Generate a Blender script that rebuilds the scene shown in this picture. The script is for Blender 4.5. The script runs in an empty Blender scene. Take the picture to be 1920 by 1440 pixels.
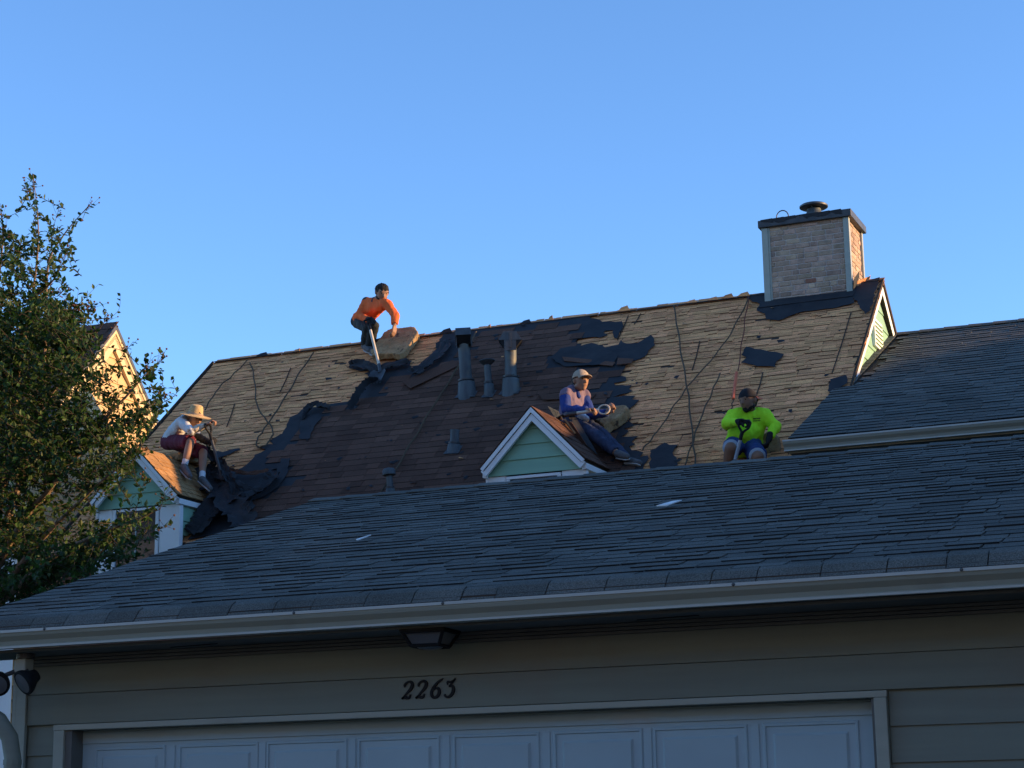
import bpy, bmesh, math, random
import numpy as np
from mathutils import Vector, Matrix, noise
random.seed(7)
S = bpy.context.scene
COL = S.collection
rad = math.radians

# ---------------------------------------------------------------- camera
F_PX, PITCH, YAW, ROLL = 3632.87, rad(12.9638), rad(22.8818), rad(-.89295)
CAM = np.array([0, 0, 1.6])
_f = np.array([-math.sin(YAW)*math.cos(PITCH), math.cos(YAW)*math.cos(PITCH), math.sin(PITCH)])
_r = np.array([math.cos(YAW), math.sin(YAW), 0.]); _u = np.cross(_r, _f)
_R = math.cos(ROLL)*_r+math.sin(ROLL)*_u; _U = -math.sin(ROLL)*_r+math.cos(ROLL)*_u
cd = bpy.data.cameras.new('camera'); cam = bpy.data.objects.new('camera', cd); COL.objects.link(cam)
cd.sensor_width = 36; cd.sensor_fit = 'HORIZONTAL'; cd.lens = F_PX/1920*36
cd.clip_start = .1; cd.clip_end = 5000
cam.matrix_world = Matrix(((_R[0], _U[0], -_f[0], CAM[0]), (_R[1], _U[1], -_f[1], CAM[1]), (_R[2], _U[2], -_f[2], CAM[2]), (0, 0, 0, 1)))
S.camera = cam
def ray(x, y):
    d = _f+_R*(x-960)/F_PX-_U*(y-720)/F_PX
    return d/np.linalg.norm(d)
def J(x, y, Y):                         # the point in the vertical plane at depth Y seen at photo pixel x, y
    d = ray(x, y); return Vector(CAM+d*(Y-CAM[1])/d[1])
def onplane(x, y, p0, n):
    d = ray(x, y); return Vector(CAM+d*(((np.array(p0)-CAM)@np.array(n))/(d@np.array(n))))
def px(p):
    v = np.array(p)-CAM; z = v@_f
    return 960+F_PX*(v@_R)/z, 720-F_PX*(v@_U)/z

# ---------------------------------------------------------------- sky, sun, exposure
SUN_EL, SUN_AZ = rad(10.0), rad(17.5)   # azimuth from +x towards +y
SUN = Vector((math.cos(SUN_EL)*math.cos(SUN_AZ), math.cos(SUN_EL)*math.sin(SUN_AZ), math.sin(SUN_EL)))
w = bpy.data.worlds.new('World'); S.world = w; w.use_nodes = True
nt = w.node_tree; bg = nt.nodes['Background']
sky = nt.nodes.new('ShaderNodeTexSky'); sky.sky_type = 'NISHITA'; sky.sun_disc = False
sky.sun_elevation = SUN_EL; sky.sun_rotation = math.pi/2-SUN_AZ
sky.altitude = 50; sky.air_density = 0.72; sky.dust_density = 0.0; sky.ozone_density = 3.6
nt.links.new(sky.outputs[0], bg.inputs[0]); bg.inputs[1].default_value = 0.15
sd = bpy.data.lights.new('sun', 'SUN'); sd.energy = 3.2; sd.angle = rad(.53); sd.color = (1, .62, .28)
so = bpy.data.objects.new('sun', sd); COL.objects.link(so); so.rotation_euler = SUN.to_track_quat('Z', 'Y').to_euler(); so.location = (30, 20, 30)
S.view_settings.view_transform = 'Standard'; S.view_settings.look = 'None'; S.view_settings.gamma = 1
S.view_settings.exposure = 1.46; S.view_settings.use_curve_mapping = False
S.render.engine = 'CYCLES'; S.cycles.use_denoising = True

# ---------------------------------------------------------------- materials
def N(t, ty, **kw):
    n = t.nodes.new(ty)
    for k, v in kw.items(): setattr(n, k, v)
    return n
def mat(name, c, c2=None, rough=.8, scale=(6, 6, 6), contrast=(.35, .65), rnd=0., rndhue=0., bump=0., bscale=80, spec=.3, metal=0., detail=6,
        grain=0., gscale=260, dirt=None, dscale=1.2, dcut=(.55, .75)):
    m = bpy.data.materials.new(name); m.use_nodes = True; t = m.node_tree; b = t.nodes['Principled BSDF']; L = t.links.new
    pos = N(t, 'ShaderNodeNewGeometry').outputs['Position']
    mp = N(t, 'ShaderNodeMapping'); mp.inputs['Scale'].default_value = scale; L(pos, mp.inputs[0])
    nz = N(t, 'ShaderNodeTexNoise'); nz.inputs['Scale'].default_value = 1; nz.inputs['Detail'].default_value = detail; L(mp.outputs[0], nz.inputs[0])
    rp = N(t, 'ShaderNodeMapRange'); rp.inputs[1].default_value, rp.inputs[2].default_value = contrast; L(nz.outputs[0], rp.inputs[0])
    mx = N(t, 'ShaderNodeMix', data_type='RGBA'); L(rp.outputs[0], mx.inputs[0])
    mx.inputs[6].default_value = (*c, 1); mx.inputs[7].default_value = (*(c2 or [v*.8 for v in c]), 1); col = mx.outputs[2]
    if dirt:
        n2 = N(t, 'ShaderNodeTexNoise'); n2.inputs['Scale'].default_value = dscale; n2.inputs['Detail'].default_value = 8; L(pos, n2.inputs[0])
        r2 = N(t, 'ShaderNodeMapRange'); r2.inputs[1].default_value, r2.inputs[2].default_value = dcut; L(n2.outputs[0], r2.inputs[0])
        m2 = N(t, 'ShaderNodeMix', data_type='RGBA'); L(r2.outputs[0], m2.inputs[0]); L(col, m2.inputs[6]); m2.inputs[7].default_value = (*dirt, 1); col = m2.outputs[2]
    if rnd or rndhue:
        oi = N(t, 'ShaderNodeObjectInfo'); at = N(t, 'ShaderNodeAttribute', attribute_name='rnd')
        ad = N(t, 'ShaderNodeMath', operation='ADD'); L(oi.outputs['Random'], ad.inputs[0]); L(at.outputs['Fac'], ad.inputs[1])
        fr = N(t, 'ShaderNodeMath', operation='FRACT'); L(ad.outputs[0], fr.inputs[0])
        hs = N(t, 'ShaderNodeHueSaturation'); L(col, hs.inputs['Color'])
        v = N(t, 'ShaderNodeMapRange'); v.inputs[3].default_value, v.inputs[4].default_value = 1-rnd, 1+rnd; L(fr.outputs[0], v.inputs[0]); L(v.outputs[0], hs.inputs['Value'])
        if rndhue:
            f7 = N(t, 'ShaderNodeMath', operation='MULTIPLY'); f7.inputs[1].default_value = 7.31; L(fr.outputs[0], f7.inputs[0])
            f8 = N(t, 'ShaderNodeMath', operation='FRACT'); L(f7.outputs[0], f8.inputs[0])
            h = N(t, 'ShaderNodeMapRange'); h.inputs[3].default_value, h.inputs[4].default_value = .5-rndhue, .5+rndhue; L(f8.outputs[0], h.inputs[0]); L(h.outputs[0], hs.inputs['Hue'])
        col = hs.outputs[0]
    if grain:
        n3 = N(t, 'ShaderNodeTexNoise'); n3.inputs['Scale'].default_value = gscale; n3.inputs['Detail'].default_value = 2; L(pos, n3.inputs[0])
        g = N(t, 'ShaderNodeMapRange'); g.inputs[1].default_value, g.inputs[2].default_value = .3, .7; g.inputs[3].default_value, g.inputs[4].default_value = 1-grain, 1+grain; L(n3.outputs[0], g.inputs[0])
        hv = N(t, 'ShaderNodeHueSaturation'); L(col, hv.inputs['Color']); L(g.outputs[0], hv.inputs['Value']); col = hv.outputs[0]
    L(col, b.inputs['Base Color'])
    b.inputs['Roughness'].default_value = rough; b.inputs['Metallic'].default_value = metal; b.inputs['Specular IOR Level'].default_value = spec
    if bump:
        nb = N(t, 'ShaderNodeTexNoise'); nb.inputs['Scale'].default_value = bscale; nb.inputs['Detail'].default_value = 4; L(pos, nb.inputs[0])
        bp = N(t, 'ShaderNodeBump'); bp.inputs['Strength'].default_value = bump; bp.inputs['Distance'].default_value = .01; L(nb.outputs[0], bp.inputs['Height']); L(bp.outputs[0], b.inputs['Normal'])
    return m
M = {}
M['grey_shingle'] = mat('grey_shingle', (.102, .105, .092), (.132, .132, .115), .92, (2, 2, 2), rnd=.20, bump=.5, bscale=300, spec=.2, grain=.45, gscale=150, dirt=(.15, .125, .10), dscale=.9, dcut=(.56, .8))
M['brown_shingle'] = mat('brown_shingle', (.100, .050, .033), (.122, .062, .041), .92, (2, 2, 2), rnd=.28, bump=.5, bscale=300, spec=.2, grain=.4, gscale=130)
M['bitumen'] = mat('bitumen', (.012, .012, .013), (.02, .02, .02), .9)  # asphalt cut edge, black enough to paint in the shadow under each course
M['wood_end'] = mat('wood_end', (.12, .062, .032), (.06, .034, .02), .95)  # weathered butts, darkened so the colour holds the shade of the gaps
M['felt'] = mat('felt', (.020, .021, .024), (.032, .032, .034), .75, (5, 5, 5), spec=.3, bump=.25, bscale=25, dirt=(.06, .055, .05), dscale=6, dcut=(.66, .9))
M['old_wood'] = mat('old_wood', (.84, .375, .155), (.42, .185, .078), .9, (2.2, 40, 40), contrast=(.46, .66), rnd=.20, rndhue=.004, bump=.6, bscale=60, spec=.15, grain=.30, gscale=90, dirt=(.60, .235, .085), dscale=.6, dcut=(.56, .85))
M['dark_wood'] = mat('dark_wood', (.075, .05, .032), (.04, .028, .02), .9, (3, 20, 20))
M['orange_wood'] = mat('orange_wood', (.40, .22, .09), (.28, .15, .06), .85, (3, 30, 12), rnd=.2, grain=.2, gscale=90, bump=.3)
M['white_paint'] = mat('white_paint', (.88, .88, .86), (.82, .82, .80), .55, (3, 3, 3), dirt=(.55, .54, .50), dscale=4, dcut=(.62, .85), bump=.05, bscale=40)
M['green_paint'] = mat('green_paint', (.28, .49, .34), (.255, .445, .31), .6, (1, 6, 20), rnd=.05, bump=.12, bscale=50, dirt=(.20, .35, .25), dscale=3, dcut=(.62, .85))
M['tan_siding'] = mat('tan_siding', (.225, .245, .195), (.205, .22, .178), .65, (1, 8, 18), rnd=.04, bump=.1, bscale=50, dirt=(.22, .20, .16), dscale=1.7, dcut=(.6, .85))
M['cream_siding'] = mat('cream_siding', (.60, .40, .19), (.54, .36, .17), .65, (1, 8, 18), rnd=.05, bump=.1, bscale=50)
M['cream_trim'] = mat('cream_trim', (.66, .50, .27), (.60, .455, .245), .6, (2, 6, 10), bump=.05)
M['gutter_paint'] = mat('gutter_paint', (.37, .39, .325), (.33, .35, .29), .45, (.6, 6, 14), spec=.4, dirt=(.25, .235, .19), dscale=2.2, dcut=(.58, .85))
M['gutter_lip'] = mat('gutter_lip', (.48, .51, .47), (.42, .45, .415), .4, (2, 20, 20), spec=.5)
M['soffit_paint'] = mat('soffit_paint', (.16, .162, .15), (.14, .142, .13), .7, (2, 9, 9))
M['door_paint'] = mat('door_paint', (.40, .53, .57), (.37, .49, .53), .5, (1.5, 1.5, 3), bump=.06, bscale=120, dirt=(.47, .49, .50), dscale=2, dcut=(.6, .9))
M['dark_metal'] = mat('dark_metal', (.045, .047, .05), (.075, .075, .075), .5, (9, 9, 9), spec=.5, metal=.3)
M['galv'] = mat('galv', (.10, .115, .12), (.062, .07, .076), .6, (14, 14, 3), metal=.3, spec=.4, dirt=(.15, .14, .105), dscale=5, dcut=(.55, .8), bump=.1)
M['galv_dark'] = mat('galv_dark', (.10, .105, .11), (.06, .064, .068), .55, (14, 14, 3), metal=.4, spec=.5)
M['black_iron'] = mat('black_iron', (.010, .010, .011), (.016, .016, .016), .6, spec=.2)
M['glass'] = mat('glass', (.03, .034, .04), (.05, .055, .06), .06, (1.5, 1.5, 1.5), spec=.8)
M['frosted'] = mat('frosted', (.12, .13, .14), (.10, .11, .12), .3, spec=.5)
M['brick'] = mat('brick', (.50, .345, .24), (.36, .25, .175), .88, (9, 9, 9), rnd=.26, rndhue=.012, bump=.7, bscale=70, grain=.2, gscale=120, dirt=(.20, .17, .15), dscale=5, dcut=(.56, .78))
M['brick_red'] = mat('brick_red', (.30, .135, .085), (.24, .11, .07), .88, (9, 9, 9), rnd=.2, bump=.7, bscale=70)
M['mortar'] = mat('mortar', (.58, .48, .40), (.48, .40, .34), .95, (8, 8, 8), bump=.6, bscale=90)
M['foam'] = mat('foam', (.36, .235, .115), (.28, .18, .085), .95, (8, 8, 8), contrast=(.4, .6), bump=.8, bscale=22, dirt=(.07, .048, .03), dscale=13, dcut=(.60, .68), grain=.2, gscale=60)
M['rope'] = mat('rope', (.12, .085, .05), (.08, .056, .034), .95, (60, 60, 60))
M['red_cord'] = mat('red_cord', (.16, .035, .022), (.11, .028, .02), .8)
M['orange_tube'] = mat('orange_tube', (.75, .16, .06), (.62, .13, .05), .5)
M['bark'] = mat('bark', (.24, .17, .115), (.15, .105, .075), .9, (10, 10, 3), bump=.6, bscale=30)
M['twig'] = mat('twig', (.07, .05, .035), (.05, .04, .03), .9)
M['cream_wall'] = mat('cream_wall', (.50, .48, .44), (.45, .43, .40), .8)
M['ground'] = mat('ground', (.07, .09, .04), (.10, .085, .055), .95, (.4, .4, .4), bump=.3, bscale=5)
M['asphalt'] = mat('asphalt', (.05, .05, .052), (.065, .063, .062), .9, (1.2, 1.2, 1.2), bump=.2, bscale=60)
M['redbrick_wall'] = mat('redbrick_wall', (.26, .125, .08), (.20, .095, .065), .9, (6, 6, 14), bump=.5, bscale=40)
M['leaf'] = mat('leaf', (.020, .054, .013), (.048, .084, .017), .55, (3, 3, 3), rnd=.45, rndhue=.03, spec=.35)
M['leaf_red'] = mat('leaf_red', (.13, .065, .03), (.10, .075, .03), .6, (3, 3, 3), rnd=.4, rndhue=.03)
for k, tr in (('leaf', .28), ('leaf_red', .3)):
    b = M[k].node_tree.nodes['Principled BSDF']; t = M[k].node_tree
    ts = t.nodes.new('ShaderNodeBsdfTranslucent'); mixs = t.nodes.new('ShaderNodeMixShader'); mixs.inputs[0].default_value = tr
    src = b.inputs['Base Color'].links[0].from_socket
    g = t.nodes.new('ShaderNodeHueSaturation'); g.inputs['Value'].default_value = 1.6; g.inputs['Saturation'].default_value = 1.1; t.links.new(src, g.inputs['Color']); t.links.new(g.outputs[0], ts.inputs[0])
    t.links.new(b.outputs[0], mixs.inputs[1]); t.links.new(ts.outputs[0], mixs.inputs[2])
    t.links.new(mixs.outputs[0], t.nodes['Material Output'].inputs[0])

# ---------------------------------------------------------------- building helpers
def tag(o, label=None, cat=None, group=None, kind=None):
    for k, v in (('label', label), ('category', cat), ('group', group), ('kind', kind)):
        if v: o[k] = v
    return o
def thing(name, label, cat, loc=(0, 0, 0), group=None, kind=None):
    o = bpy.data.objects.new(name, None); COL.objects.link(o); o.location = loc; o.empty_display_size = .1
    return tag(o, label, cat, group, kind)
def link(name, me, m=None, parent=None, mw=None):
    o = bpy.data.objects.new(name, me); COL.objects.link(o)
    if m is not None and not me.materials: me.materials.append(M[m] if isinstance(m, str) else m)
    W = mw or Matrix()
    if parent is not None:
        o.parent = parent
        o.matrix_parent_inverse = parent_world(parent).inverted()
    o.matrix_basis = W
    return o
def parent_world(p):
    if p.parent is not None: return parent_world(p.parent) @ p.matrix_parent_inverse @ p.matrix_basis
    return Matrix.Translation(p.location) if p.type == 'EMPTY' else p.matrix_basis
class MB:
    "collects vertices and faces (world coordinates) for one mesh"
    def __init__(s): s.v = []; s.f = []; s.r = []; s.mi = []
    def add(s, vs, fs, r=0., front=()):
        o = len(s.v); s.mi += [1 if i in front else 0 for i in range(len(fs))]; s.v += [tuple(v) for v in vs]; s.f += [tuple(i+o for i in f) for f in fs]; s.r += [r]*len(fs); return s
    def box(s, a, b, r=0., W=None):
        (x0, y0, z0), (x1, y1, z1) = a, b
        vs = [(x0, y0, z0), (x1, y0, z0), (x1, y1, z0), (x0, y1, z0), (x0, y0, z1), (x1, y0, z1), (x1, y1, z1), (x0, y1, z1)]
        if W is not None: vs = [W @ Vector(v) for v in vs]
        return s.add(vs, [(0, 3, 2, 1), (4, 5, 6, 7), (0, 1, 5, 4), (1, 2, 6, 5), (2, 3, 7, 6), (3, 0, 4, 7)], r)
    def prism(s, poly, h, r=0.):
        "poly: list of 3-D points in a plane, h: extrusion vector"
        n = len(poly); p = [Vector(q) for q in poly]; h = Vector(h)
        return s.add(p+[q+h for q in p], [tuple(range(n-1, -1, -1)), tuple(range(n, 2*n))]+[(i, (i+1) % n, n+(i+1) % n, n+i) for i in range(n)], r)
    def tube(s, pts, rad_, k=8, cap=True, r=0.):
        pts = [Vector(p) for p in pts]; n = len(pts)
        if not hasattr(rad_, '__len__'): rad_ = [rad_]*n
        vs = []; ref = Vector((.31, .22, .93))
        for i, p in enumerate(pts):
            d = (pts[min(i+1, n-1)]-pts[max(i-1, 0)]).normalized()
            a = d.cross(ref)
            if a.length < .05: a = d.cross(Vector((1, 0, 0)))
            a.normalize(); b_ = d.cross(a); ref = -a.cross(d) if False else ref
            vs += [p+(a*math.cos(2*math.pi*j/k)+b_*math.sin(2*math.pi*j/k))*rad_[i] for j in range(k)]
        fs = [(i*k+j, i*k+(j+1) % k, (i+1)*k+(j+1) % k, (i+1)*k+j) for i in range(n-1) for j in range(k)]
        if cap: fs += [tuple(range(k-1, -1, -1)), tuple(range((n-1)*k, n*k))]
        return s.add(vs, fs, r)
    def lathe(s, prof, W, k=24):
        "prof: (radius, height) pairs turned round local z of W"
        vs = [W @ Vector((r_*math.cos(2*math.pi*j/k), r_*math.sin(2*math.pi*j/k), h)) for r_, h in prof for j in range(k)]
        n = len(prof)
        fs = [(i*k+j, i*k+(j+1) % k, (i+1)*k+(j+1) % k, (i+1)*k+j) for i in range(n-1) for j in range(k)]
        fs += [tuple(range(k-1, -1, -1)), tuple(range((n-1)*k, n*k))]
        return s.add(vs, fs)
    def mesh(s, name, smooth=False):
        me = bpy.data.meshes.new(name); me.from_pydata(s.v, [], s.f)
        if any(s.r):
            a = me.attributes.new('rnd', 'FLOAT', 'FACE'); a.data.foreach_set('value', s.r)
        if any(s.mi): me.polygons.foreach_set('material_index', s.mi)
        bm = bmesh.new(); bm.from_mesh(me); bmesh.ops.recalc_face_normals(bm, faces=bm.faces)
        if smooth:
            for f in bm.faces: f.smooth = True
            for e in bm.edges:
                if len(e.link_faces) == 2 and e.calc_face_angle(0) > .7: e.smooth = False
        bm.to_mesh(me); bm.free(); me.update(); return me
    def build(s, name, m, parent=None, smooth=False, bevel=0., stuff=False):
        me = s.mesh(name, smooth); o = link(name, me, m, parent)
        if bevel:
            b = o.modifiers.new('bevel', 'BEVEL'); b.width = bevel; b.segments = 2; b.limit_method = 'ANGLE'
        if stuff: o['kind'] = 'stuff'
        return o
def bx(name, a, b, m, parent=None, bevel=0.):
    return MB().box(a, b).build(name, m, parent, bevel=bevel)
class Slope:
    "a roof plane: u runs along +x, v runs down the slope from the ridge, w is height above the plane"
    def __init__(s, y, z, pitch, side=-1):
        s.y, s.z, s.p = y, z, rad(pitch); s.O = Vector((0, y, z))
        s.u = Vector((1, 0, 0)); s.d = Vector((0, side*math.cos(s.p), -math.sin(s.p))); s.n = Vector((0, side*math.sin(s.p), math.cos(s.p)))
    def P(s, u, v, w=0): return s.O+s.u*u+s.d*v+s.n*w
    def at(s, x, y, w=0):
        return onplane(x, y, s.O+s.n*w, s.n)
    def uv(s, x, y):
        q = s.at(x, y)-s.O; return q.dot(s.u), q.dot(s.d)
    def W(s, u, v, w=0):
        "matrix with local x = u, local y = up the slope, local z = normal"
        a = s.u; b = -s.d; n = s.n; p = s.P(u, v, w)
        if a.cross(b).dot(n) < 0: a = -a
        return Matrix(((a.x, b.x, n.x, p.x), (a.y, b.y, n.y, p.y), (a.z, b.z, n.z, p.z), (0, 0, 0, 1)))
def inside(poly, x, y):
    c = False; j = len(poly)-1
    for i in range(len(poly)):
        xi, yi = poly[i]; xj, yj = poly[j]
        if (yi > y) != (yj > y) and x < (xj-xi)*(y-yi)/(yj-yi)+xi: c = not c
        j = i
    return c
def wedge(wd, L, th, t0=.002, skew=0., rag=0.):
    "one shingle: local x across, y up the slope from its butt, thick at the butt"
    a = wd/2
    r = [random.uniform(-rag, rag) for _ in range(2)]
    vs = [(-a+skew, r[0], 0), (a-skew, r[1], 0), (a, L, 0), (-a, L, 0), (-a+skew, r[0], th), (a-skew, r[1], th), (a, L, t0), (-a, L, t0)]
    return vs, [(0, 3, 2, 1), (4, 5, 6, 7), (0, 1, 5, 4), (1, 2, 6, 5), (2, 3, 7, 6), (3, 0, 4, 7)], (2,)
END = {'grey_shingle': 'bitumen', 'brown_shingle': 'bitumen', 'old_wood': 'wood_end', 'orange_wood': 'wood_end'}
def lay(parent, name, field, pieces, variants, m, limit=300, score=None):
    "pieces: (matrix, variant index); the ones that show largest become objects, the rest one joined mesh"
    def sc(i):
        W = pieces[i][0]; p = W.translation; x, y = px(p)
        d = (Vector(CAM)-p).length
        vis = -30 < x < 1950 and -30 < y < 1470
        if vis and score: vis = score(p, x, y)
        return (0 if vis else 1000)+d
    order = sorted(range(len(pieces)), key=sc)
    meshes = {}
    for i in order[:limit]:
        W, k = pieces[i]
        if k not in meshes:
            v_ = variants[k]; meshes[k] = MB().add(v_[0], v_[1], 0., v_[2] if len(v_) > 2 else ()).mesh(name); meshes[k].materials.append(M[m]); meshes[k].materials.append(M[END.get(m, m)])
        link(name, meshes[k], None, parent, W)
    mb = MB()
    for i in order[limit:]:
        W, k = pieces[i]; v_ = variants[k]
        mb.add([W @ Vector(v) for v in v_[0]], v_[1], random.random()+.001, v_[2] if len(v_) > 2 else ())
    if mb.v: mb.build(field, m, parent, stuff=True).data.materials.append(M[END.get(m, m)])
def rows(sl, u0, u1, v0, v1, expo, variants, widths, w=.0, keep=None, gap=.004, jitter=.0, tilt=0.):
    "courses from the eave v1 up to v0"
    out = []; v = v1; k = 0
    while v > v0+.02:
        u = u0-random.uniform(0, .2)
        while u < u1:
            i = random.randrange(len(widths)); wd = widths[i]
            c = u+wd/2
            if u0-.02 <= u and u+wd <= u1+.05 or (u < u1 and u+wd > u0 and False):
                vv = v+random.uniform(-jitter, jitter)
                if keep is None or keep(c, v-expo/2):
                    W = sl.W(c, vv, w)
                    if tilt: W = W @ Matrix.Rotation(random.uniform(-tilt, tilt), 4, 'Z')
                    out.append((W, i))
                u += wd+gap
            else:
                # cut piece at an end: slide in so the row starts and stops flush
                if u < u0: u = u0
                else:
                    fit = [j for j, q in enumerate(widths) if u+q <= u1+.05]
                    if not fit: break
                    i = random.choice(fit); wd = widths[i]; c = u+wd/2
                    if keep is None or keep(c, v-expo/2): out.append((sl.W(c, v, w), i))
                    u += wd+gap
        v -= expo; k += 1
    return out
def sheet(sl, poly_uv, w, th, name, m, parent, jag=.0, lift=None, seed=0):
    "a flat torn sheet lying on a slope: outline in roof coordinates, given thickness"
    rn = random.Random(seed); pts = []
    n = len(poly_uv)
    for i in range(n):
        a, b = poly_uv[i], poly_uv[(i+1) % n]; L = math.hypot(b[0]-a[0], b[1]-a[1]); k = max(1, int(L/.06)) if jag else 1
        for q in range(k):
            t = q/k; j = jag if q else 0
            pts.append((a[0]+(b[0]-a[0])*t+rn.uniform(-j, j), a[1]+(b[1]-a[1])*t+rn.uniform(-j, j)))
    bm = bmesh.new(); vs = [bm.verts.new(sl.P(u, v, w+(lift(u, v) if lift else 0))) for u, v in pts]
    es = [bm.edges.new((vs[i], vs[(i+1) % len(vs)])) for i in range(len(vs))]
    bmesh.ops.triangle_fill(bm, use_beauty=True, edges=es, normal=sl.n)
    for f in bm.faces:
        if f.normal.dot(sl.n) < 0: f.normal_flip()
    g = bmesh.ops.extrude_face_region(bm, geom=list(bm.faces))
    for v_ in g['geom']:
        if isinstance(v_, bmesh.types.BMVert): v_.co += sl.n*th
    bmesh.ops.recalc_face_normals(bm, faces=bm.faces)
    me = bpy.data.meshes.new(name); bm.to_mesh(me); bm.free()
    return link(name, me, m, parent)
# ================================================================ ground
g = MB().add([(-900, -200, 0), (900, -200, 0), (900, 2500, 0), (-900, 2500, 0)], [(0, 1, 2, 3)]).build('ground', 'ground'); g['kind'] = 'structure'
g = MB().add([(-8.2, -6, .004), (2.8, -6, .004), (2.8, 9.8, .004), (-8.2, 9.8, .004)], [(0, 1, 2, 3)]).build('driveway', 'asphalt'); g['kind'] = 'structure'

# ================================================================ garage
GP = 17.5; GY, GZ = 14.0, 4.285                  # ridge
GR = Slope(GY, GZ, GP); GX0, GX1 = -7.70, 1.6
EY = 9.42; GV = (GY-EY)/math.cos(rad(GP))        # slope length to the eave
EZ = GZ-(GY-EY)*math.tan(rad(GP))
garage = thing('garage', 'long low garage with grey shingle roof and white panelled door in the foreground', 'garage', (-3, 12, 0))
# roof deck (solid) and rear slope
th_ = .10
prof = [(EY, EZ-.02), (GY, GZ-.02), (18.2 - .9, GZ-.02-(18.2-.9-GY)*math.tan(rad(GP))), (17.3, GZ-.16-(17.3-GY)*math.tan(rad(GP))), (GY, GZ-.16), (EY, EZ-.12)]
MB().prism([(GX0, y, z) for y, z in prof], (GX1-GX0, 0, 0)).build('roof_deck', 'dark_wood', garage)
wid = [.16, .20, .24, .28, .31, .34, .22, .18]
var = []
for i, q in enumerate(wid): var.append(wedge(q, .185, [.006, .011, .007, .013, .008, .012, .006, .010][i], .002, skew=random.uniform(0, .01), rag=.003))
pc = rows(GR, GX0, GX1, .02, GV-.09, .1275, var, wid, w=.004, jitter=.004, tilt=.008)
# first course droops over the eave into the gutter
fw = [.20, .29, .24, .33]; v0 = len(var)
for q in fw:
    a = q/2-.003
    var.append(([(-a, -.0, -.006), (a, 0, -.006), (a, .05, -.004), (-a, .05, -.004), (-a, 0, .004), (a, 0, .004), (a, .05, .012), (-a, .05, .012),
                 (-a, -.075, -.052), (a, -.075, -.052), (-a, -.072, -.042), (a, -.072, -.042)],
                [(0, 3, 2, 1), (4, 5, 6, 7), (1, 2, 6, 5), (2, 3, 7, 6), (3, 0, 4, 7), (0, 1, 9, 8), (4, 10, 11, 5), (8, 9, 11, 10), (0, 8, 10, 4), (1, 5, 11, 9)], (7,)))
u = GX0
while u < GX1-.2:
    i = random.randrange(4); pc.append((GR.W(u+fw[i]/2, GV-.045, .006) @ Matrix.Translation((0, 0, random.uniform(-.003, .003))), v0+i)); u += fw[i]
lay(garage, 'shingle', 'shingle_courses', pc, var, 'grey_shingle', 300)
# ridge caps
for k in range(31):
    u = GX0+k*.3
    m = MB()
    for s_ in (1, -1):
        sl = Slope(GY, GZ, GP, -s_)
        q = [sl.P(u, -.0, .022), sl.P(u+.33, 0, .014), sl.P(u+.33, .13, .010), sl.P(u, .13, .018)]
        m.prism(q, sl.n*.006)
    m.build('ridge_cap', 'grey_shingle', garage)
# rake edge on the left verge
MB().prism([GR.P(GX0-.02, 0, -.02), GR.P(GX0-.02, GV, -.02), GR.P(GX0-.02, GV, -.15), GR.P(GX0-.02, 0, -.15)], (.02, 0, 0)).build('rake_board', 'gutter_paint', garage)
# walls
WY = 9.83; DX0, DX1, DZ = -7.055, -2.19, 2.222
MB().box((-7.46, WY+.02, 0), (DX0-.001, 17, 2.66)).box((DX1+.001, WY+.02, 0), (GX1-.1, 17, 2.66)).box((DX0-.002, WY+.02, DZ+.001), (DX1+.002, 17, 2.66)).build('wall', 'tan_siding', garage)
def plank_y(x0, x1, z0, z1, y, m, parent, th=.018, name='siding_plank'):
    # lap siding facing -y: butt stands proud at the bottom
    mb = MB(); vs = [(x0, y, z0), (x1, y, z0), (x1, y, z1+.02), (x0, y, z1+.02), (x0, y-th, z0), (x1, y-th, z0), (x1, y-.005, z1+.02), (x0, y-.005, z1+.02)]
    mb.add(vs, [(0, 3, 2, 1), (4, 5, 6, 7), (0, 1, 5, 4), (1, 2, 6, 5), (2, 3, 7, 6), (3, 0, 4, 7)])
    return mb.build(name, m, parent)
z = 2.262
k = 0
while z > .3:
    plank_y(DX1+.075, 1.4, z-.181, z-.004, WY+.02, 'tan_siding', garage)
    plank_y(-7.375, DX0-.115, z-.181, z-.004, WY+.02, 'tan_siding', garage)
    z -= .181
bx('header_board', (-7.375, WY-.012, 2.262), (1.4, WY+.019, 2.441), 'tan_siding', garage, .003)
bx('frieze_board', (-7.375, WY-.004, 2.444), (1.4, WY+.0185, 2.66), 'tan_siding', garage, .003)
for k in range(3):
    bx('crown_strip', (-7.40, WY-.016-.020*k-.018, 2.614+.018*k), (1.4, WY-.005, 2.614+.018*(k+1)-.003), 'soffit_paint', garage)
bx('corner_board', (-7.47, WY-.025, 0), (-7.380, WY+.0, 2.655), 'gutter_paint', garage, .003)
bx('corner_board', (-7.476, WY-.026, 0), (-7.452, WY+.14, 2.653), 'gutter_paint', garage)
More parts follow.
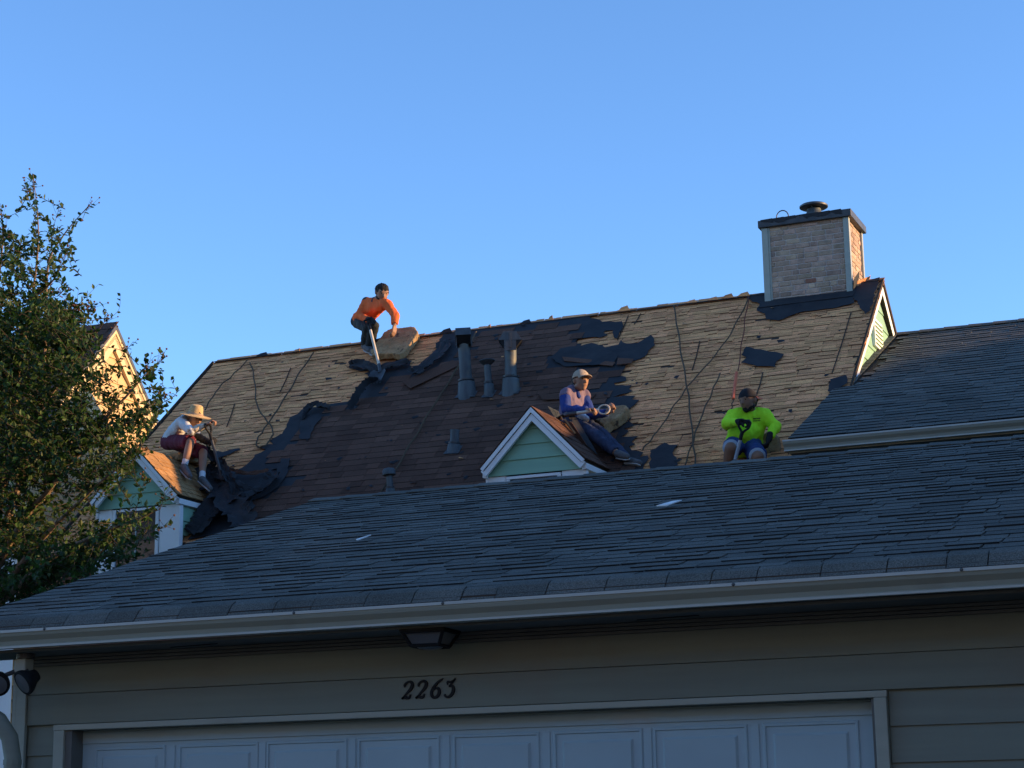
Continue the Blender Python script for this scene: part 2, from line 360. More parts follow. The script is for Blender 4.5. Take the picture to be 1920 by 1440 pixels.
# door casing, jambs, door
bx('door_casing', (DX0-.112, WY-.03, 2.224), (DX1+.072, WY+.0, 2.258), 'gutter_paint', garage, .003)
bx('door_casing', (DX0-.108, WY-.03, 0), (DX0-.035, WY+.03, 2.2235), 'gutter_paint', garage, .003)
bx('door_casing', (DX1+.004, WY-.03, 0), (DX1+.068, WY+.03, 2.2235), 'gutter_paint', garage, .003)
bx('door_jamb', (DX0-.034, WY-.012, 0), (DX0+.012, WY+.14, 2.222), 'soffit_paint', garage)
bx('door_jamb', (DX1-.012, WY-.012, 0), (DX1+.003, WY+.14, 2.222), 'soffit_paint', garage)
door = bx('garage_door', (DX0+.012, WY+.105, 0), (DX1-.012, WY+.14, 2.222), 'door_paint', garage)
PX = [(186, 302), (343, 476), (508, 642), (679, 815), (858, 1002), (1047, 1195), (1235, 1392), (1442, 1601)]
for r_ in range(4):
    zt = 2.09-.535*r_
    bx('section_rail', (DX0+.014, WY+.095, zt+.055), (DX1-.014, WY+.106, zt+.132-(.0 if r_ else .01)), 'door_paint', door, .003)
    for a, b in PX:
        x0 = J(a, 1400, WY+.1).x; x1 = J(b, 1400, WY+.1).x; z1 = zt; z0 = zt-.36
        mb = MB(); y0 = WY+.106
        def ring(e, y): return [(x0+e, y, z0+e), (x1-e, y, z0+e), (x1-e, y, z1-e), (x0+e, y, z1-e)]
        ds = [(-.034, y0), (-.026, y0-.009), (-.016, y0-.009), (-.006, y0+.010), (.010, y0+.010), (.036, y0-.012)]
        vs = []; fs = []
        for e, y in ds: vs += ring(e, y)
        for q in range(len(ds)-1):
            for c in range(4): fs.append((q*4+c, q*4+(c+1) % 4, q*4+4+(c+1) % 4, q*4+4+c))
        n = (len(ds)-1)*4; fs.append((n, n+1, n+2, n+3)); fs.append((3, 2, 1, 0))
        mb.add(vs, fs).build('door_panel', 'door_paint', door)
    for i in range(7):
        xm = (J(PX[i][1], 1400, WY+.1).x+J(PX[i+1][0], 1400, WY+.1).x)/2
        bx('stile', (xm-.022, WY+.099, zt-.375), (xm+.022, WY+.106, zt+.03), 'door_paint', door, .003)
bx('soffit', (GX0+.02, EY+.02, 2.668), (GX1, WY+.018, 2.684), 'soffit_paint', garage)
bx('fascia', (GX0, EY, 2.688), (GX1, EY+.02, EZ-.03), 'gutter_paint', garage)
# K-style gutter swept along x
def gutter(parent, x0, x1, yb, zt, name='gutter', sag=.0):
    pr = [(0, -.012), (0, -.118), (-.052, -.118), (-.058, -.113), (-.058, -.1045), (-.052, -.100), (-.062, -.072), (-.090, -.040), (-.098, -.020), (-.098, -.016), (-.102, -.014), (-.102, .002), (-.092, .002), (-.092, -.012), (-.086, -.034), (-.056, -.068), (-.046, -.108), (-.006, -.112), (-.006, -.012)]
    pr = [(a, b*.84-.008) for a, b in pr]; mb = MB(); n = len(pr); K = 24; vs = []
    for k in range(K+1):
        x = x0+(x1-x0)*k/K; dz = sag*math.sin(k*1.7)*.3+sag*math.sin(k*.55)
        vs += [(x, yb+a, zt+b+dz) for a, b in pr]
    fs = [(k*n+i, k*n+(i+1) % n, (k+1)*n+(i+1) % n, (k+1)*n+i) for k in range(K) for i in range(n)]
    fs += [tuple(range(n)), tuple(range(K*n+n-1, K*n-1, -1))]
    o = mb.add(vs, fs).build(name, 'gutter_paint', parent)
    mb = MB(); mb.box((x0, yb-.1045, zt-.0200), (x1, yb-.0995, zt-.0040)); mb.build('gutter_lip', 'gutter_lip', o)
    mb = MB(); mb.box((x0, yb-.061, zt-.1065), (x1, yb-.0585, zt-.0950)); mb.build('gutter_bead', 'gutter_lip', o)
    return o
gt = gutter(garage, GX0-.03, GX1, EY-.001, EZ-.051, sag=.0025)
for x in (-6.9, -5.25, -4.35, -2.75, -1.62):
    MB().lathe([(.0, -.004), (.008, -.004), (.009, 0), (.006, .004), (0, .005)], Matrix.Translation((x, EY-.1065, EZ-.063)) @ Matrix.Rotation(rad(90), 4, 'X'), 10).build('gutter_screw', 'galv', gt)
# cracks where the soffit panels have sprung
for x, ln in ((-6.25, .35), (-3.38, .36)):
    MB().prism([(x, EY+.22, 2.667), (x+ln, EY+.17, 2.667), (x+ln*.7, EY+.20, 2.667)], (0, 0, -.004)).build('soffit_crack', 'black_iron', garage)
# downspout with elbow at the left corner
pts = [Vector((-7.72, 9.36, 2.60)), Vector((-7.60, 9.40, 2.46)), Vector((-7.47, 9.47, 2.36)), Vector((-7.36, 9.53, 2.28)), Vector((-7.30, 9.56, 2.18)), Vector((-7.28, 9.57, 2.06)), Vector((-7.28, 9.57, 1.2)), Vector((-7.28, 9.57, .1))]
dsp = thing('downspout', 'ribbed tan downspout with curved elbow at lower left corner of garage', 'downspout', (-7.28, 9.57, 0))
MB().tube(pts, .052, 10).build('pipe', 'tan_siding', dsp, smooth=True)
MB().tube([(-7.28, 9.57, 2.05), (-7.28, 9.57, 2.02)], .056, 10).build('collar', 'tan_siding', dsp)
for k in range(-2, 3):
    a = rad(-90+k*22); MB().tube([(-7.28+.052*math.cos(a), 9.57+.052*math.sin(a), 2.0), (-7.28+.052*math.cos(a), 9.57+.052*math.sin(a), .1)], .005, 5).build('rib', 'tan_siding', dsp)
# twin flood light under the eave
fl = thing('flood_light', 'twin headed dark security flood light under the left end of garage eave', 'flood light', (-7.2, 9.6, 2.66))
MB().lathe([(0, 0), (.055, 0), (.055, .03), (0, .03)], Matrix.Translation((-7.21, 9.56, 2.638)), 16).build('base_plate', 'dark_metal', fl)
bx('sensor', (-7.245, 9.50, 2.555), (-7.165, 9.585, 2.635), 'gutter_paint', fl, .008)
for dx, hx in ((1, -7.125), (-1, -7.335)):
    Wm = Matrix.Translation((hx, 9.47, 2.50)) @ Matrix.Rotation(rad(35*dx), 4, 'Y') @ Matrix.Rotation(rad(130), 4, 'X')
    h_ = MB().lathe([(0, -.075), (.035, -.072), (.045, -.04), (.072, .0), (.078, .02), (.078, .032), (.070, .034)], Wm, 22).build('lamp_head', 'black_iron', fl, smooth=True)
    MB().lathe([(0, .024), (.069, .024), (.066, .0335), (.0, .042)], Wm, 22).build('lens', 'frosted', h_, smooth=True)
    MB().tube([(-7.21+dx*.03, 9.53, 2.57), (hx, 9.49, 2.53)], .014, 8).build('arm', 'dark_metal', fl)
# ceiling light
cl = thing('porch_light', 'small black framed square ceiling light under garage eave above house number', 'light fixture', (-4.47, 9.55, 2.667))
c = Vector((-4.540, 9.56, 0)); yaw = Matrix.Translation((c.x, c.y, 2.667)) @ Matrix.Rotation(rad(4), 4, 'Z')
a, b, h = .120, .080, .088
MB().box((-.130, -.130, -.012), (.130, .130, -.001), W=yaw).build('canopy', 'black_iron', cl)
co = [(-1, -1), (1, -1), (1, 1), (-1, 1)]
for i in range(4):
    p, q = co[i], co[(i+1) % 4]
    P = lambda s, zz, e=1: yaw @ Vector((s[0]*e, s[1]*e, zz))
    MB().tube([P(p, -.012, a), P(p, -h, b)], .010, 6).build('corner_bar', 'black_iron', cl)
    MB().tube([P(p, -h, b), P(q, -h, b)], .010, 6).build('bottom_bar', 'black_iron', cl)
    MB().tube([P(p, -.016, a), P(q, -.016, a)], .008, 6).build('top_bar', 'black_iron', cl)
    MB().prism([P(p, -.012, a-.006), P(q, -.012, a-.006), P(q, -h, b-.004), P(p, -h, b-.004)], (yaw.to_3x3() @ Vector((-(p[0]+q[0]), -(p[1]+q[1]), 0)))*.002).build('glass_pane', 'frosted', cl)
MB().lathe([(.078, -h-.001), (.06, -h-.012), (.03, -h-.018), (0, -h-.02)][::-1], yaw, 20).build('bottom_glass', 'frosted', cl, smooth=True)
# house number: strokes built as flattened brush sweeps
num = thing('house_number', 'black italic house number 2263 on board above garage door', 'house number', (-4.67, WY-.012, 2.36))
DIG = {'2': [[(.06, .70, .05), (.03, .83, .08), (.16, .98, .07), (.36, 1.0, .09), (.50, .86, .115), (.46, .62, .115), (.28, .38, .08), (.08, .12, .06), (-.04, .0, .06)],
             [(-.04, .02, .05), (.10, .10, .085), (.26, .05, .10), (.42, .08, .08), (.47, .26, .05)]],
       '6': [[(.66, 1.12, .02), (.52, 1.02, .07), (.30, .84, .09), (.10, .55, .10), (.04, .28, .105), (.12, .07, .10), (.28, .0, .085), (.46, .10, .11), (.52, .32, .115), (.44, .52, .095), (.28, .55, .06), (.15, .47, .04)]],
       '3': [[(.12, .72, .03), (.10, .90, .07), (.28, .88, .07), (.46, .95, .075), (.56, 1.10, .03)], [(.54, 1.06, .04), (.36, .78, .06), (.22, .62, .045)], [(.22, .62, .05), (.42, .64, .09), (.52, .42, .12), (.46, .16, .115), (.28, .0, .085), (.10, .03, .075), (.0, .16, .07)]]}
xs = [-4.826, -4.740, -4.655, -4.570]
for ch, x0 in zip('2263', xs):
    mb = MB(); hgt = .092
    for stx in DIG[ch]:
        pts = []
        for i in range(len(stx)-1):
            p0 = stx[max(i-1, 0)]; p1 = stx[i]; p2 = stx[i+1]; p3 = stx[min(i+2, len(stx)-1)]
            for q in range(5):
                t = q/5; pts.append(tuple(.5*((2*p1[k])+(-p0[k]+p2[k])*t+(2*p0[k]-5*p1[k]+4*p2[k]-p3[k])*t*t+(-p0[k]+3*p1[k]-3*p2[k]+p3[k])*t**3) for k in range(3)))
        pts.append(stx[-1])
        for side in (0,):
            vs = []; K = 8
            for i, (sx, sy, sw) in enumerate(pts):
                a_ = pts[max(i-1, 0)]; b_ = pts[min(i+1, len(pts)-1)]; dx, dy = b_[0]-a_[0], b_[1]-a_[1]; l = math.hypot(dx, dy) or 1; nx, ny = -dy/l, dx/l
                X = x0+(sx*1.12+sy*.16-.10)*hgt*.95; Z = 2.322+sy*hgt
                wv = sw*hgt*1.0
                vs += [(X+nx*wv, WY-.012, Z+ny*wv), (X-nx*wv, WY-.012, Z-ny*wv), (X-nx*wv*.8, WY-.020, Z-ny*wv*.8), (X+nx*wv*.8, WY-.020, Z+ny*wv*.8)]
            n = len(pts); fs = [(i*4+j, i*4+(j+1) % 4, i*4+4+(j+1) % 4, i*4+4+j) for i in range(n-1) for j in range(4)]+[(3, 2, 1, 0), (n*4-4, n*4-3, n*4-2, n*4-1)]
            mb.add(vs, fs)
    mb.build('digit', 'black_iron', num)

# ================================================================ main townhouse
MP = 40.5; RY, RZ = 22.0, 7.86; MX0, MX1 = -13.66, -4.53
MR = Slope(RY, RZ, MP)
def zs(y): return RZ-(RY-y)*math.tan(rad(MP))
house = thing('townhouse', 'tall townhouse with steep half stripped roof, two green dormers and a brick chimney', 'house', (-9, 22, 0))
MY0 = 18.40; MV = (RY-MY0)/math.cos(rad(MP))
pr = [(MY0, zs(MY0)), (RY, RZ), (RY+3.6, zs(MY0)), (RY+3.6, zs(MY0)-.16), (RY, RZ-.16), (MY0, zs(MY0)-.16)]
MB().prism([(MX0, y, z-.012) for y, z in pr], (MX1-MX0, 0, 0)).build('roof_deck', 'dark_wood', house)
# walls: long body and gable ends
wl = [(MY0+.25, 0), (RY+3.3, 0), (RY+3.3, zs(MY0+.25)-.25), (RY, RZ-.25), (MY0+.25, zs(MY0+.25)-.25)]
MB().prism([(MX0+.06, y, z) for y, z in wl], (MX1-MX0-.12, 0, 0)).build('wall', 'redbrick_wall', house)
# torn outline of what is left of the roofing, in photo pixels, carried on to the roof plane
FELT = [(480, 985), (440, 960), (420, 915), (440, 888), (470, 868), (480, 855), (500, 845), (482, 842), (503, 835), (520, 837), (505, 830), (530, 815), (534, 808), (545, 785), (560, 778), (570, 768), (600, 764), (615, 760), (640, 757), (655, 755), (662, 742), (690, 718), (700, 712), (684, 703), (695, 698), (672, 697), (655, 692), (660, 686), (672, 680), (690, 680), (709, 689), (725, 681), (748, 677), (773, 678), (769, 687), (772, 695), (787, 687), (805, 670), (819, 656), (831, 629), (900, 620), (1000, 607.5), (1050, 601.5), (1105, 594.7),
        (1107, 598), (1125, 602), (1130, 606), (1147, 605), (1167, 605), (1169, 612), (1162, 625), (1157, 637), (1152, 635), (1150, 621), (1135, 622), (1132, 626), (1140, 630), (1125, 635), (1110, 634), (1085, 637), (1080, 642), (1090, 651), (1110, 645), (1130, 650), (1135, 654), (1160, 649), (1165, 640), (1175, 647), (1195, 646), (1212, 635), (1221, 630), (1226, 635), (1229, 649), (1220, 656), (1215, 665), (1200, 675), (1180, 682), (1172, 692), (1165, 702), (1160, 704), (1174, 709), (1175, 716), (1152, 721), (1155, 726), (1185, 724), (1180, 732), (1187, 735), (1150, 747), (1170, 744), (1192, 744), (1185, 751), (1199, 752), (1192, 760), (1175, 772), (1152, 780), (1172, 797), (1180, 791), (1190, 801), (1170, 806), (1180, 811), (1165, 821), (1197, 820), (1185, 831), (1192, 836), (1180, 840), (1185, 847), (1207, 851), (1200, 860), (1215, 856), (1217, 862), (1207, 875), (1200, 905)]
BROWN = [(478, 985), (470, 950), (500, 935), (530, 912), (538, 880), (500, 866), (512, 850), (522, 845), (562, 826), (545, 815), (557, 800), (562, 790), (590, 785), (604, 772), (660, 768), (700, 745), (722, 725), (750, 714), (790, 712), (835, 690), (856, 672), (862, 645), (880, 634), (1000, 619), (1067, 612), (1106, 614), (1100, 632), (1057, 646), (1075, 646), (1090, 652), (1082, 665), (1035, 677), (1045, 690), (1140, 700), (1160, 690), (1166, 700), (1140, 711), (1150, 722), (1147, 732), (1102, 737), (1145, 740), (1135, 757), (1118, 790), (1140, 830), (1190, 900)]
fuv = [MR.uv(*p) for p in FELT]; buv = [MR.uv(*p) for p in BROWN]
fuv = [(u, max(v, .003)) for u, v in fuv]
dpoly = []
def in_dormer(u, v):
    p = MR.P(u, v)
    for cx in (-12.37, -7.49):
        if p.y < 19.72 and abs(p.x-cx) < (19.75-p.y)/1.38*.58+.0 and p.y < 19.72 or (p.y < 19.15 and abs(p.x-cx) < .55): return True
    return False
felt_rag = lambda u, v: .002*math.sin(u*9)+.002*math.sin(v*7)
sheet(MR, fuv, .0155, .003, 'felt_underlay', 'felt', house, jag=.018, lift=felt_rag, seed=3)
PATCH = [[(1220, 847), (1247, 832), (1257, 837), (1272, 836), (1262, 852), (1270, 867), (1272, 875), (1250, 880), (1220, 882)],
         [(1400, 652), (1435, 659), (1470, 667), (1457, 680), (1455, 691), (1430, 689), (1390, 682), (1400, 672), (1391, 667)],
         [(1405, 555), (1440, 551), (1440, 572), (1462, 575), (1600, 554), (1602, 570), (1560, 580), (1500, 588), (1460, 603), (1437, 600), (1435, 590), (1420, 585), (1425, 572), (1408, 565), (1400, 560)],
         [(388, 859), (402, 848), (418, 850), (449, 842), (451, 845), (412, 861)],
         [(1605, 535), (1650, 522), (1632, 585), (1622, 592), (1612, 575), (1600, 560)]]
for i, q in enumerate(PATCH):
    sheet(MR, [MR.uv(*p) for p in q], .0155, .003, 'felt_patch', 'felt', house, jag=.015, lift=felt_rag, seed=20+i)
# old wooden roofing exposed on the stripped parts
ww = [.07, .10, .14, .19, .25, .11, .32, .16, .085, .22]; wv = []
for i, q in enumerate(ww): wv.append(wedge(q, random.uniform(.13, .16), [.005, .011, .007, .014, .006, .009, .011, .005, .013, .008][i], .001, skew=random.uniform(-.004, .004), rag=.012))
pc = rows(MR, MX0+.01, MX1-.01, -.02, MV-.02, .088, wv, ww, w=-.010, jitter=.012, tilt=.05, gap=.002, keep=lambda u, v: not inside(buv, u, v) and random.random() < .985)
def seen_wood(p, x, y):
    v = (p-MR.O); u_, v_ = v.dot(MR.u), v.dot(MR.d)
    return not inside(fuv, u_, v_) and y < 845 and x > 330 and not (x > 1480 and y > 720)
lay(house, 'wood_shingle', 'wood_shingle_courses', pc, wv, 'old_wood', 300, seen_wood)
# brown asphalt shingles still in place
bw = [.30, .30, .30, .16]; bv = []
for i, q in enumerate(bw): bv.append(wedge(q, .17, [.007, .009, .008, .010][i], .003, rag=.004))
def keepb(u, v):
    if not inside(buv, u, v): return False
    e = all(inside(buv, u+a, v+b) for a, b in ((.16, 0), (-.16, 0), (0, .1), (0, -.1)))
    return e or random.random() < .8
pc = rows(MR, MX0+.01, MX1, .02, MV, .127, bv, bw, w=.019, jitter=.004, tilt=.008, gap=.004, keep=keepb)
def seen_b(p, x, y): return y < 960-.084*(x-480) and not (905 < x < 1100 and y > 790)
lay(house, 'shingle', 'shingle_courses', pc, bv, 'brown_shingle', 300, seen_b)
# ridge board remains and flaps lying on the shingles
FLAP = [[(563, 827), (565, 800), (570, 785), (600, 783), (605, 790), (590, 805), (582, 828)], [(466, 945), (480, 925), (520, 895), (530, 866), (547, 866), (540, 893), (525, 917), (495, 937)],
        [(1035, 678), (1052, 660), (1090, 654), (1140, 660), (1160, 672), (1150, 690), (1060, 692)]]
for i, q in enumerate(FLAP):
    sheet(MR, [MR.uv(*p) for p in q], .032, .004, 'felt_flap', 'felt', house, jag=.012, lift=lambda u, v: .008+.008*math.sin(u*8+v*5), seed=40+i)
for q in ([(1056, 676), (1155, 685), (1150, 692), (1060, 684)], [(1160, 677), (1190, 680), (1186, 688), (1158, 690)], [(757, 722), (850, 681), (862, 684), (862, 691), (772, 735), (768, 733)], [(1012, 746), (1120, 744), (1112, 752), (1020, 757)]):
    sheet(MR, [MR.uv(*p) for p in q], .042, .008, 'loose_shingle', 'brown_shingle', house, jag=0, lift=lambda u, v: .006*math.sin(u*6))
# ridge: thin dark strip, bits of torn felt
MB().prism([MR.P(MX0, -.012, .0), MR.P(MX0, .05, .022), MR.P(MX0, .05, .027), MR.P(MX0, -.012, .008)], (MX1-MX0, 0, 0)).build('ridge_strip', 'dark_wood', house)
u = MX0+.3
while u < -6.0:
    if random.random() < .55:
        l = random.uniform(.05, .22); mb = MB(); a = random.uniform(.015, .05)
        mb.prism([MR.P(u, .02, .02), MR.P(u+l, .03, .02), MR.P(u+l*.8, -.02, .02+a), MR.P(u+l*.3, -.01, .02+a*.7)], (0, -.006, .004)); mb.build('ridge_scrap', random.choice(['felt', 'old_wood', 'felt']), house)
    u += random.uniform(.15, .55)
for a_, b_ in [((1178, 592), (1158, 637)), ((1201, 588), (1189, 608)), ((1312, 640), (1298, 694)), ((440, 757), (425, 800)), ((1596, 585), (1560, 700)), ((1430, 700), (1418, 742)), ((545, 690), (525, 735))]:
    MB().tube([MR.at(*a_, .004), MR.at((a_[0]+b_[0])/2+1, (a_[1]+b_[1])/2, .006), MR.at(*b_, .004)], .007, 5).build('deck_seam', 'dark_wood', house)
# verge trim, right gable: rake boards, siding, louvre
def rake(parent, x0, x1, y, z, pitch, L, wd, m, drop=.03, name='rake_board', sides=(-1, 1), yax=True):
    for s_ in sides:
        sl = Slope(y, z, pitch, s_)
        top = -drop
        q = [sl.P(x0, 0, top), sl.P(x0, L, top), sl.P(x0, L, top-wd), sl.P(x0, 0, top-wd)]
        # mitre at the apex
        q[0] = Vector((x0, y, z+top/math.cos(rad(pitch)))); q[3] = Vector((x0, y, z+(top-wd)/math.cos(rad(pitch))))
        MB().prism(q, (x1-x0, 0, 0)).build(name, m, parent)
gx = MX1+.005
rake(house, gx-.055, gx, RY, RZ, MP, 4.7, .10, 'white_paint', .03)
rake(house, gx-.002, gx+.02, RY, RZ, MP, 4.72, .045, 'dark_wood', -.012, 'drip_edge')
rake(house, MX0-.03, MX0+.02, RY, RZ, MP, 4.7, .13, 'white_paint', .035)
rake(house, MX0-.045, MX0-.028, RY, RZ, MP, 4.72, .05, 'dark_wood', -.012, 'drip_edge')
def gable_planks(parent, x, y, z, pitch, z0, expo, m, th=.016, ylim=9, flip=1, name='siding_plank'):
    "lap siding on a gable facing +x (flip=1): each plank cut to the rake"
    t = math.tan(rad(pitch)); zz = z0
    while zz < z-.1:
        zt = min(zz+expo, z-.04); a = min(max((z-zz)/t, .02), ylim); b = min(max((z-zt)/t, .01), ylim)
        vs = [(x, y-a, zz), (x, y+a, zz), (x, y+b, zt), (x, y-b, zt), (x+th*flip, y-a, zz), (x+th*flip, y+a, zz), (x+.004*flip, y+b, zt), (x+.004*flip, y-b, zt)]
        MB().add(vs, [(0, 3, 2, 1), (4, 5, 6, 7), (0, 1, 5, 4), (1, 2, 6, 5), (2, 3, 7, 6), (3, 0, 4, 7)]).build(name, m, parent)
        zz += expo
MB().prism([MR.at(352, 1012, .016), MR.at(400, 955, .016), MR.at(450, 955, .016), MR.at(478, 972, .016), MR.at(470, 990, .016), MR.at(395, 1003, .016)], MR.n*.004).build('felt_patch', 'felt', house)
gable_planks(house, MX1-.06, RY, RZ-.16, MP, 5.2, .19, 'green_paint')
lv = bx('gable_vent', (MX1-.058, 21.52, 6.96), (MX1-.012, 21.94, 7.30), 'white_paint', house, .004)
for k in range(6):
    Wk = Matrix.Translation((MX1-.012, 21.73, 7.005+k*.050)) @ Matrix.Rotation(rad(35), 4, 'Y')
    MB().box((-.016, -.18, -.004), (.016, .18, .004), W=Wk).build('louvre', 'green_paint', lv)

# chimney
ch = thing('chimney', None, None); ch.parent = house; ch.matrix_parent_inverse = parent_world(house).inverted()
CX0, CX1, CY0, CY1, CZ1 = -5.90, -4.835, 21.795, 22.53, 8.628
MB().box((CX0+.05, CY0+.02, 6.9), (CX1-.03, CY1-.02, CZ1)).build('core', 'mortar', ch)
def brickwall(parent, org, ax, nrm, L, z0, z1, expo=.064, bl=.175, gap=.012):
    ax = Vector(ax); nrm = Vector(nrm); z = z0; k = 0; out = []
    while z < z1-.03:
        t = -(bl/2 if k % 2 else 0)+random.uniform(-.02, .02)
        while t < L:
            l = bl*random.choice([1, 1, 1, 1, .5, .8]); a = max(t, 0); b = min(t+l-gap, L)
            if b-a > .03:
                pr_ = random.uniform(.004, .011); h_ = min(expo-gap, z1-z)
                p = Vector(org)+ax*a; p.z = z
                q = [p, p+ax*(b-a), p+ax*(b-a)+Vector((0, 0, h_)), p+Vector((0, 0, h_))]
                o = MB().prism(q, nrm*pr_).build('brick', 'brick', parent)
                bv_ = o.modifiers.new('bevel', 'BEVEL'); bv_.width = .003; bv_.segments = 1
                out.append(o)
            t += l
        z += expo; k += 1
    return out
bf = brickwall(ch, (CX0+.085, CY0+.0205, 0), (1, 0, 0), (0, -1, 0), CX1-CX0-.16, 7.56, CZ1-.012)
tgt = min(bf, key=lambda o: (sum((Vector(v) for v in o.bound_box), Vector())/8-J(1524, 518, CY0)).length)
tgt.data.materials.clear(); tgt.data.materials.append(M['brick_red']); tgt['label'] = 'bare red brick'
brickwall(ch, (CX1-.0305, CY0+.07, 0), (0, 1, 0), (1, 0, 0), CY1-CY0-.13, 7.56, CZ1-.012)
for a, b in (((CX0, CY0-.005), (CX0+.075, CY0+.07)), ((CX1-.07, CY0-.0045), (CX1, CY0+.06)), ((CX1-.072, CY1-.06), (CX1+.001, CY1)), ((CX0, CY1-.06), (CX0+.07, CY1))):
    bx('corner_trim', (a[0], a[1], 7.0), (b[0], b[1], CZ1-.004), 'gutter_paint', ch, .003)
bx('inner_trim', (CX0+.0755, CY0+.006, 7.0), (CX0+.098, CY0+.04, CZ1-.006), 'gutter_paint', ch)
cap = MB().box((CX0-.035, CY0-.035, CZ1), (CX1+.04, CY1+.035, CZ1+.090)).build('cap', 'dark_metal', ch, bevel=.006)
mb = MB()
for k in range(7):
    x0 = CX0+.0+k*.14; mb.prism([(x0, CY0-.042, CZ1+.093), (x0+.15, CY0-.042, CZ1+.098), (x0+.16, CY0-.04, CZ1+.02+random.uniform(0, .06)), (x0+.08, CY0-.04, CZ1+.03+random.uniform(0, .06)), (x0+.01, CY0-.04, CZ1+.04+random.uniform(0, .05))], (0, .006, 0))
mb.build('peeling_felt', 'felt', ch)
fc = Vector((-5.32, 22.1, CZ1+.15)); T = Matrix.Translation(fc)
MB().lathe([(0, -.06), (.115, -.06), (.11, .03), (.09, .06), (.085, .10), (.0, .10)], T, 24).build('flue', 'galv', ch, smooth=True)
MB().lathe([(0, .115), (.16, .115), (.172, .122), (.172, .140), (.150, .155), (.06, .172), (0, .175)], T, 28).build('flue_cap', 'dark_metal', ch, smooth=True)
for k in range(3): MB().tube([fc+Vector((.075*math.cos(k*2.1+.5), .075*math.sin(k*2.1+.5), .09)), fc+Vector((.085*math.cos(k*2.1+.5), .085*math.sin(k*2.1+.5), .14))], .010, 6).build('strut', 'galv', ch)
wc = Vector((-5.63, 21.78, CZ1+.10)); MB().tube([wc+Vector((-.075*math.cos(t*.39), 0, .085*math.sin(t*.39))) for t in range(9)], .007, 6).build('wire_loop', 'dark_metal', ch)
# base flashing
mb = MB()
mb.prism([MR.P(CX0-.05, .20, .02), MR.P(CX1+.03, .20, .02), MR.P(CX1+.03, .40, .024), MR.P(CX0-.05, .41, .024)], MR.n*.004); mb.build('base_flashing', 'felt', ch)
rn = random.Random(5)
for k in range(13):
    x0 = CX0+.32+k*.05; MB().prism([(x0, CY0-.004, 7.67+rn.uniform(0, .03)), (x0+.07, CY0-.004, 7.67+rn.uniform(0, .03)), (x0+.06, CY0-.03, 7.63), (x0-.01, CY0-.03, 7.63)], (0, -.004, .002)).build('flashing_scrap', 'galv', ch)
for k in range(6):
    x0 = CX1+.0+k*.02; y0 = 21.8+k*.09
    MB().prism([(x0, y0, zs(min(y0, 21.98))+.0), (x0+.03, y0+.14, 7.80), (x0+.07+rn.uniform(0, .05), y0+.1, 7.9+rn.uniform(0, .09)), (x0+.02, y0, 7.84+rn.uniform(0, .08))], (.005, -.005, 0)).build('flashing_scrap', rn.choice(['felt', 'old_wood']), ch)

